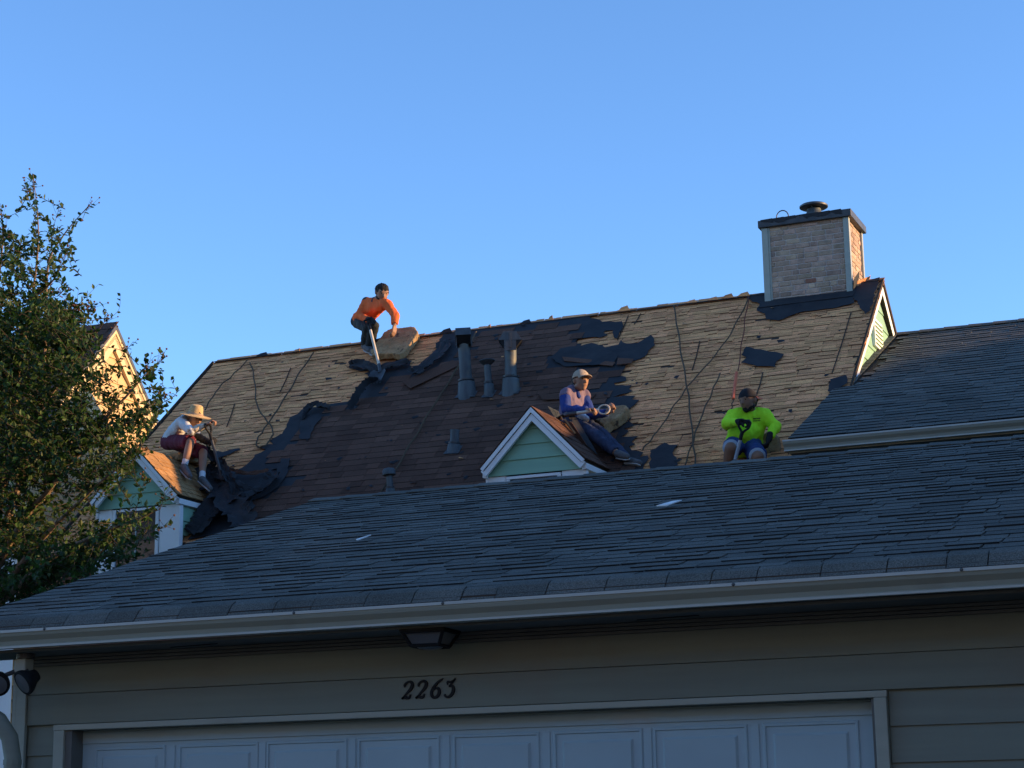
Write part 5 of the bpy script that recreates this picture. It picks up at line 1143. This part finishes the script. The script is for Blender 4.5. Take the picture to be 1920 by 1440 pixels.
def strip(label, pts, wd, m, lifts, curl=.0, name='torn_felt', th=.0025, seed=0, cross=None):
    "a torn strip of roofing: centre line in photo pixels on the roof, lifted off it, curling across its width"
    rn_ = random.Random(seed); c_ = [MR.at(x, y, .035)+MR.n*l for (x, y), l in zip(pts, lifts)]; c_ = curve(c_, 9); n = len(c_); K = 7; vs = []
    for i, q in enumerate(c_):
        d = (c_[min(i+1, n-1)]-c_[max(i-1, 0)]).normalized(); s_ = d.cross(MR.n).normalized() if cross is None else Vector(cross)
        wl, wr = (wd*rn_.choice([.62, .8, .9, 1, 1.05, 1.2])*(1 if 1 < i < n-2 else rn_.uniform(.3, .8)) for _ in (0, 1))
        for k in range(K):
            a = -1+2*k/(K-1); vs.append(q+s_*(wr if a > 0 else wl)*a+d*rn_.uniform(-.012, .012)+MR.n*(curl*a*a+.05*abs(noise.noise(q*4+V(a*3.1, seed, 0)))-.01))
    m_ = len(vs); vs += [v+MR.n*th for v in vs]; fs = []
    for i in range(n-1):
        for k in range(K-1):
            q = (i*K+k, i*K+k+1, i*K+K+k+1, i*K+K+k); fs += [q, tuple(m_+x for x in reversed(q))]
    for i in range(n-1):
        for k in (0, K-1): fs.append((i*K+k, i*K+K+k, m_+i*K+K+k, m_+i*K+k))
    for k in range(K-1):
        for a in (k, (n-1)*K+k): fs.append((a, a+1, m_+a+1, m_+a))
    o = MB().add(vs, fs).build(name, m); return tag(o, label, 'roofing felt', 'torn sheets of roofing felt on the roof')
strip('wide dark felt sheet draped beside the left dormer below the straw hat worker', [(392, 888), (400, 915), (425, 945), (452, 975), (470, 1000)], .16, 'felt', [.10, .08, .14, .10, .05], .05, seed=1)
strip('crumpled black felt fold hanging in the valley right of the left dormer', [(412, 882), (430, 910), (445, 940), (468, 962)], .11, 'felt', [.06, .16, .12, .06], -.06, seed=2)
strip('narrow curled felt strip standing up from the pile by the shovel blade', [(396, 868), (408, 880), (424, 896), (440, 925), (452, 950)], .05, 'felt', [.20, .10, .20, .22, .10], .05, seed=3)
strip('dark felt sheet sweeping from the pile up to the brown shingles', [(415, 970), (440, 955), (470, 945), (500, 920), (520, 895)], .10, 'felt', [.06, .10, .08, .04, .02], .05, seed=4)
strip('black felt sheet at the bottom of the pile beside the green dormer wall', [(365, 1005), (385, 985), (405, 962), (430, 950)], .16, 'felt', [.02, .06, .10, .12], .03, seed=5)
strip('thin torn shingle strip across the top of the felt pile', [(420, 890), (450, 897), (480, 893), (505, 886)], .035, 'brown_shingle', [.14, .08, .05, .03], .0, seed=6)
strip('flat torn strip crossing the middle of the felt pile', [(405, 905), (440, 925), (475, 930), (500, 925)], .05, 'felt', [.16, .20, .12, .05], -.03, seed=7)
strip('felt flap folded up on edge in the middle left of the brown shingles', [(657, 772), (672, 752), (690, 730), (712, 716)], .085, 'felt', [.03, .06, .07, .03], .02, seed=8, cross=(MR.n*.8+MR.d*.6))
strip('bunched felt scrap at the torn edge left of the folded flap', [(568, 790), (580, 772), (596, 764), (618, 770)], .055, 'felt', [.01, .03, .03, .01], .03, seed=9)
strip('curled felt sheet at the shovel tip below the orange worker', [(655, 690), (680, 688), (705, 696), (735, 690), (768, 684)], .085, 'felt', [.02, .02, .01, .02, .02], .03, seed=10)
strip('long felt sheet slipping down left of the tall vent pipe', [(840, 640), (825, 665), (800, 690), (775, 708)], .10, 'felt', [.02, .03, .03, .04], .02, seed=11)
# lifted shingles and felt on the middle dormer beside the man in blue
def loose(label, pts, m, th=.005, name='loose_shingle', cat='shingle'):
    c_ = [Vector(q) for q in pts]; n_ = (c_[1]-c_[0]).cross(c_[-1]-c_[0]).normalized()
    return tag(MB().prism(c_, n_*th).build(name, m), label, cat, 'loose shingles pried up on the middle dormer')
loose('pointed brown shingle flap sticking up behind the middle dormer ridge', [J(1027, 762, 19.2), J(1046, 771, 19.0), J(1056, 788, 18.95), J(1043, 786, 19.1), J(1036, 776, 19.2)], 'old_wood')
loose('long lifted shingle strip along the middle dormer slope below the shovel', [J(1056, 788, 18.97), J(1072, 792, 18.9), J(1100, 835, 18.85), J(1092, 832, 18.9)], 'brown_shingle')
loose('dark felt strip under the legs of the worker in blue', [J(1066, 778, 19.08), J(1076, 776, 19.12), J(1112, 836, 18.95), J(1120, 852, 18.92), J(1098, 832, 18.93), J(1070, 795, 18.98)], 'felt', name='torn_felt', cat='roofing felt')
loose('thin tan wood lath lying on the middle dormer slope', [J(1057, 786, 18.95), J(1060, 785, 18.95), J(1080, 812, 18.86), J(1077, 813, 18.86)], 'orange_wood', .008, 'wood_lath', 'lath')
for x, y, l, lab in ((1255, 947, .07, 'white scrap lying on the upper right of the garage roof'), (682, 1011, .03, 'small pale scrap near the middle of the garage roof')):
    q = GR.at(x, y, .03); o = MB().prism([q+V(-l, -.05, -.01), q+V(l*.2, -.09, -.02), q+V(l, .05, .03), q+V(-l*.1, .09, .035)], (0, -.002, .006)).build('scrap', 'white_paint'); tag(o, lab, 'scrap')

# nails, chips and crumbs of felt left on the roof: too many to count
rd = random.Random(9); mb = MB()
for k in range(420):
    x = rd.uniform(350, 1600); y = rd.uniform(560, 930); u_, v_ = MR.uv(x, y)
    if not (MX0+.1 < u_ < MX1-.1 and .08 < v_ < 4.4): continue
    if not (inside(fuv, u_, v_) or rd.random() < .75): continue
    onb = inside(buv, u_, v_); q = MR.P(u_, v_, .030 if onb else .019); s = rd.choice([.008, .012, .018, .03, .045]); a = rd.uniform(0, 3.1)
    e1 = MR.u*math.cos(a)+MR.d*math.sin(a); e2 = MR.d*math.cos(a)-MR.u*math.sin(a)
    mb.add([q-e1*s-e2*s*.3, q+e1*s*.8-e2*s*.4, q+e1*s+e2*s*.35+MR.n*s*.5, q-e1*s*.7+e2*s*.45+MR.n*s*.2], [(0, 1, 2, 3)], 0., (0,) if (onb and rd.random() < .08) or (not onb and rd.random() < .25) else ())
o = mb.build('roof_debris', 'felt', None, stuff=True); o.data.materials.append(M['old_wood']); tag(o, 'small chips of felt and wood scattered over the stripped roof', 'debris')
